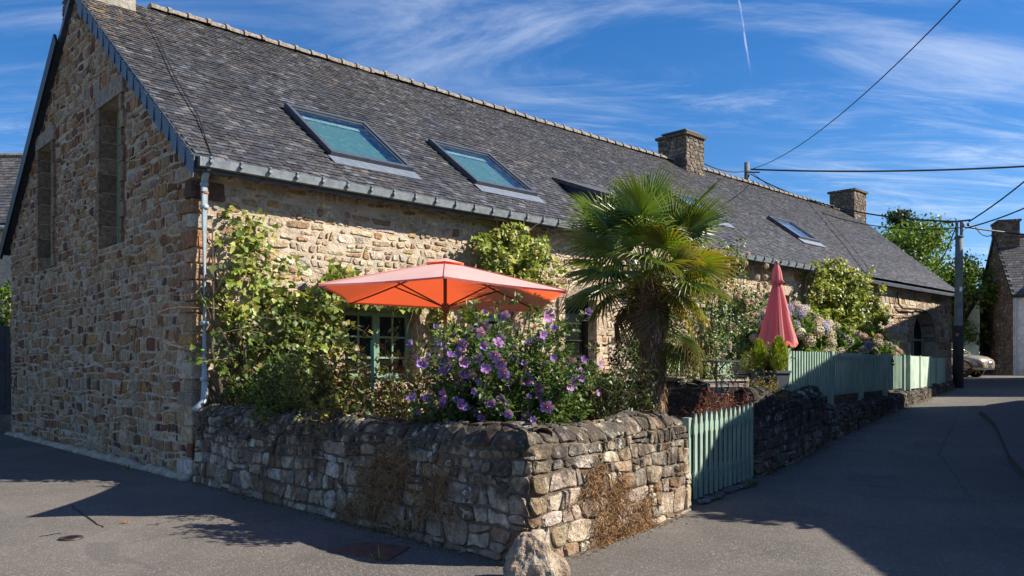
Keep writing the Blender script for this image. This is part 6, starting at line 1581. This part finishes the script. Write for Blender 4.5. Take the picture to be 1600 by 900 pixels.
# lean-to garage left of it
gx = Qr(-.1, 5.6, 0); gar = thing('lean_to_garage', gx, 'mint boarded lean-to garage between the utility pole and the far house', 'garage')
g_a = Vector((.5745*43.3, 43.3, 1.2)); g_b = Vector((.557*44.5, 44.5, 1.2)); g_c = g_b+(g_b-g_a)*.9; gdir = (g_a-g_c)
def G_(f, z, d=0): v = g_c.lerp(g_a, f); return Vector((v.x, v.y-d, v.z+z))
rows_ = 14
for i in range(rows_):
    z0_ = 2.15+i*.14; f0_ = max(0, (z0_-1.9)/(4.0-1.9)*.92)
    if f0_ > .95: break
    b = MB(); b.hexa([G_(0+f0_, z0_, .0), G_(1, z0_, .0), G_(f0_, z0_, -.05), G_(1, z0_, -.05), G_(f0_+.05, z0_+.132, .02), G_(1, z0_+.132, .02), G_(f0_+.05, z0_+.132, -.05), G_(1, z0_+.132, -.05)]); b.build('board', M['mint_pale'], gar)
b = MB(); b.hexa([G_(0, z, d) for z in (-.3, 2.1) for d in (-.3, -.35) for _ in (0,)] + []) if False else None
b = MB(); b.add([G_(0, -.3, -.3), G_(1, -.3, -.3), G_(1, 2.15, -.3), G_(0, 2.15, -.3)], [(0, 1, 2, 3)]); b.build('back_wall', M['mortar_dark'], gar, tones=False)
for i in range(6):
    b = MB(); a0_, a1_ = .42+i*.093, .42+(i+1)*.093-.006; b.hexa([G_(a, z, d) for z in (0, 2.08) for d in (.02, -.03) for a in (a0_, a1_)]); b.build('door_board', M['mint_pale'], gar)
for i in (1, 3, 5):
    b = MB(); a0_ = .43+i*.093; b.hexa([G_(a, z, d) for z in (1.5, 1.8) for d in (.035, .0) for a in (a0_, a0_+.06)]); b.build('pane', M['winglass'], gar)
b = MB(); b.bar(G_(-.02, 1.95, .06), G_(1, 4.15, .06), .10, .12); b.build('barge_board', M['iron'], gar, tones=False)
b = MB(); slab(b, [G_(-.02, 2.0, .1), G_(1, 4.2, .1), G_(1, 4.2, -4), G_(-.02, 2.0, -4)], .08); b.build('roof', M['verge'], gar, tones=False)
# neighbours across the street, outside the picture, whose shade falls on the road
n1 = Vector((8.9, 9.9)); n2 = Vector((12.75, 18.75)); an = math.atan2((n2-n1).y, (n2-n1).x)
def side_house(p, q_, depth, eave, ridge, label, seed, zb=.1):
    p = Vector(p); q_ = Vector(q_); a_ = math.atan2((p-q_).y, (p-q_).x)     # run from far to near so depth lies on the right
    r_, w__, rf_, Qn = frame_house('neighbour_house', (q_.x, q_.y, zb), a_, (p-q_).length, depth, eave, ridge, label, M['render'], M['slate'], seed=seed, ov=.2, slates=True)
    L = (p-q_).length; k = int(L/3)
    for i in range(k):
        a0_ = (i+.5)*L/k-.5; b = MB(); b.hexa([Qn(a, d, z) for z in (1.0, 2.2) for d in (-.03, .05) for a in (a0_, a0_+1.0)]); wn_ = b.build('window', M['white'], r_, tones=False)
        for j in (0, 1): b = MB(); b.hexa([Qn(a, d, z) for z in (1.08, 2.12) for d in (-.04, -.02) for a in (a0_+.06+j*.46, a0_+.48+j*.46)]); b.build('pane', M['winglass'], wn_, tones=False)
side_house(n1, n2, 6.5, 5.5, 7.5, 'rendered neighbour house across the street opposite the picket gate', 3)
side_house((7.7, -1.0), (8.75, 9.75), 5, 4.15, 5.5, 'lower neighbour house across the street nearest the viewpoint', 4, 0)
side_house((16.3, 24.2), (22.9, 34.2), 7, 6.4, 8.6, 'neighbour house across the street opposite the board gate', 5, .8)
tree((7.35, 8.75, 0), 4.4, 1.05, 'small tree between the two neighbour houses across the street', 121, GR, [3, 2, 2], 3500, .16, group=None, t_r=.09)
# ------------------------------------------------------------------ parked car
def car(c, yaw, label):
    root = thing('parked_car', c, label, 'car'); ca, sa = math.cos(yaw), math.sin(yaw)
    def C(x, y, z): return Vector((c[0]+x*ca-y*sa, c[1]+x*sa+y*ca, c[2]+z))
    # body sections along x (rear -2.15 .. front 2.15): (x, half width, sill z, shoulder z, top z, top half width)
    S = [(-2.16, .70, .48, .80, 1.02, .62), (-2.10, .84, .34, .88, 1.10, .72), (-1.6, .90, .28, .95, 1.12, .78), (-.9, .91, .26, .96, 1.10, .79), (0, .91, .26, .95, 1.06, .80), (.8, .91, .26, .94, 1.04, .81), (1.15, .91, .27, .93, 1.03, .80), (1.6, .90, .30, .88, .97, .76), (1.95, .86, .34, .82, .90, .70), (2.12, .74, .38, .74, .80, .60), (2.18, .62, .42, .64, .70, .5)]
    V = []; prof_n = 12
    for x, hw__, zs, zsh, zt_, th2 in S:
        ring = [(-hw__*.92, zs), (-hw__, zs+.10), (-hw__*1.0, (zs+zsh)/2), (-hw__*.985, zsh-.05), (-th2*1.04, zsh+.02), (-th2*.6, zt_), (th2*.6, zt_), (th2*1.04, zsh+.02), (hw__*.985, zsh-.05), (hw__, (zs+zsh)/2), (hw__, zs+.10), (hw__*.92, zs)]
        V += [C(x, y, z) for y, z in ring]
    n = prof_n; b = MB(); b.add(V, [(i*n+j, i*n+(j+1) % n, (i+1)*n+(j+1) % n, (i+1)*n+j) for i in range(len(S)-1) for j in range(n)]+[tuple(range(n)), tuple((len(S)-1)*n+j for j in range(n))]); b.build('body', M['carpaint'], root, smooth=True, tones=False)
    # cabin
    K = [(-2.0, 1.08, .74, 1.10, .74), (-1.55, 1.10, .78, 1.55, .58), (-1.1, 1.08, .79, 1.62, .58), (-.2, 1.05, .80, 1.64, .58), (.25, 1.04, .80, 1.58, .57), (1.12, 1.02, .79, 1.05, .74)]
    V = []
    for x, z0_, w0, z1_, w1 in K: V += [C(x, -w0, z0_), C(x, -w1, z1_), C(x, w1, z1_), C(x, w0, z0_)]
    b = MB(); b.add(V, [(i*4+j, i*4+j+1, (i+1)*4+j+1, (i+1)*4+j) for i in range(len(K)-1) for j in range(3)]+[(0, 1, 2, 3)]); b.build('glasshouse', M['carglass'], root, tones=False)
    b = MB(); V = [C(x, y, z) for x, z, w1 in ((-1.6, 1.56, .58), (-1.1, 1.64, .585), (-.2, 1.66, .585), (.28, 1.59, .57)) for y in (-w1-.02, -w1*.5, w1*.5, w1+.02) for z in (z+(.02 if abs(y) < .4 else 0),)]
    b.add(V, [(i*4+j, i*4+j+1, (i+1)*4+j+1, (i+1)*4+j) for i in range(3) for j in range(3)])
    for sg in (-1, 1):
        b.tube([C(1.14, sg*.77, 1.05), C(.27, sg*.58, 1.59)], .035, 5); b.tube([C(-1.56, sg*.585, 1.56), C(-2.0, sg*.75, 1.1)], .06, 5); b.tube([C(-.35, sg*.80, 1.06), C(-.35, sg*.59, 1.63)], .03, 5)
    b.build('roof', M['carpaint'], root, smooth=True, tones=False)
    for sx_ in (-1.32, 1.36):
        for sg in (-1, 1):
            b = MB(); V = []; n2_ = 24; pr = [(.0, .10), (.23, .10), (.34, .09), (.345, .05), (.345, -.08), (.33, -.12)]
            for r_, w_ in pr:
                for j in range(n2_): a = 2*math.pi*j/n2_; V.append(C(sx_+r_*math.cos(a), sg*(.80+w_), .345+r_*math.sin(a)))
            b.add(V, [(i*n2_+j, i*n2_+(j+1) % n2_, (i+1)*n2_+(j+1) % n2_, (i+1)*n2_+j) for i in range(1, 5) for j in range(n2_)]+[tuple(range(n2_, 2*n2_))]); wh = b.build('wheel', M['rubber'], root, origin=C(sx_, sg*.8, .345), tones=False)
            b = MB()
            for k in range(7):
                a = 2*math.pi*k/7; d0 = (math.cos(a), math.sin(a)); b.bar(C(sx_+.03*d0[0], sg*.912, .345+.03*d0[1]), C(sx_+.225*d0[0], sg*.912, .345+.225*d0[1]), .03, .035)
            b.build('rim', M['alloy'], wh, tones=False)
            b = MB(); m2 = 12; V = []
            for j in range(m2+1):
                a = math.pi*j/m2*1.14-.22; V += [C(sx_+.37*math.cos(a), sg*.925, .345+.37*math.sin(a)), C(sx_+.43*math.cos(a), sg*.925, .345+.44*math.sin(a))]
            b.add(V, [(2*j, 2*j+2, 2*j+3, 2*j+1) for j in range(m2)]); b.build('wheel_arch', M['black'], root, tones=False)
    b = MB(); b.hexa([C(x, y, z) for z in (.24, .36) for y in (-.93, .93) for x in (-1.0, 1.0)]); b.build('sill', M['black'], root, tones=False)
    b = MB(); V = [C(2.195-.10*abs(y)**2/.36*.6, y, z) for z in (.34, .52) for y in (-.74, -.4, 0, .4, .74)]; b.add(V, [(j, j+1, 6+j, 5+j) for j in range(4)]); b.build('bumper', M['black'], root, tones=False)
    b = MB(); V = [C(2.215-.10*abs(y)**2/.36*.6-(z-.56)*.25, y, z) for z in (.57, .72) for y in (-.5, -.25, 0, .25, .5)]; b.add(V, [(j, j+1, 6+j, 5+j) for j in range(4)]); gr = b.build('grille', M['black'], root, tones=False)
    b = MB(); b.tube([C(2.20, -.12, .64), C(2.23, 0, .68), C(2.20, .12, .64)], .012, 5); b.tube([C(2.13, -.48, .74), C(2.2, 0, .75), C(2.13, .48, .74)], .012, 5); b.build('grille_trim', M['alloy'], gr, tones=False)
    for sg in (-1, 1):
        b = MB(); b.hexa([C(1.80, sg*.88, .70), C(2.10, sg*.60, .62), C(1.78, sg*.80, .70), C(2.0, sg*.5, .62), C(1.78, sg*.87, .80), C(2.07, sg*.60, .75), C(1.76, sg*.76, .83), C(2.0, sg*.5, .79)]); b.build('headlight', M['lamp_glass'], root, tones=False)
        b = MB(); b.box(C(.95, sg*1.0, 1.08), (.12, .2, .15), rz=yaw); b.build('mirror', M['black'], root, tones=False)
        b = MB(); b.box(C(2.07, sg*.62, .46), (.10, .12, .06), rz=yaw); b.build('fog_lamp', M['alloy'], root, tones=False)
        for xx in (-.35, .75): b = MB(); b.hexa([C(x, y, z) for z in (.32, 1.0) for y in (sg*.905, sg*.916) for x in (xx, xx+.012)]); b.build('door_gap', M['black'], root, tones=False)
car((19.2, 36.8, gz(18.2, 36)), R(-48), 'beige parked suv seen behind the utility pole')
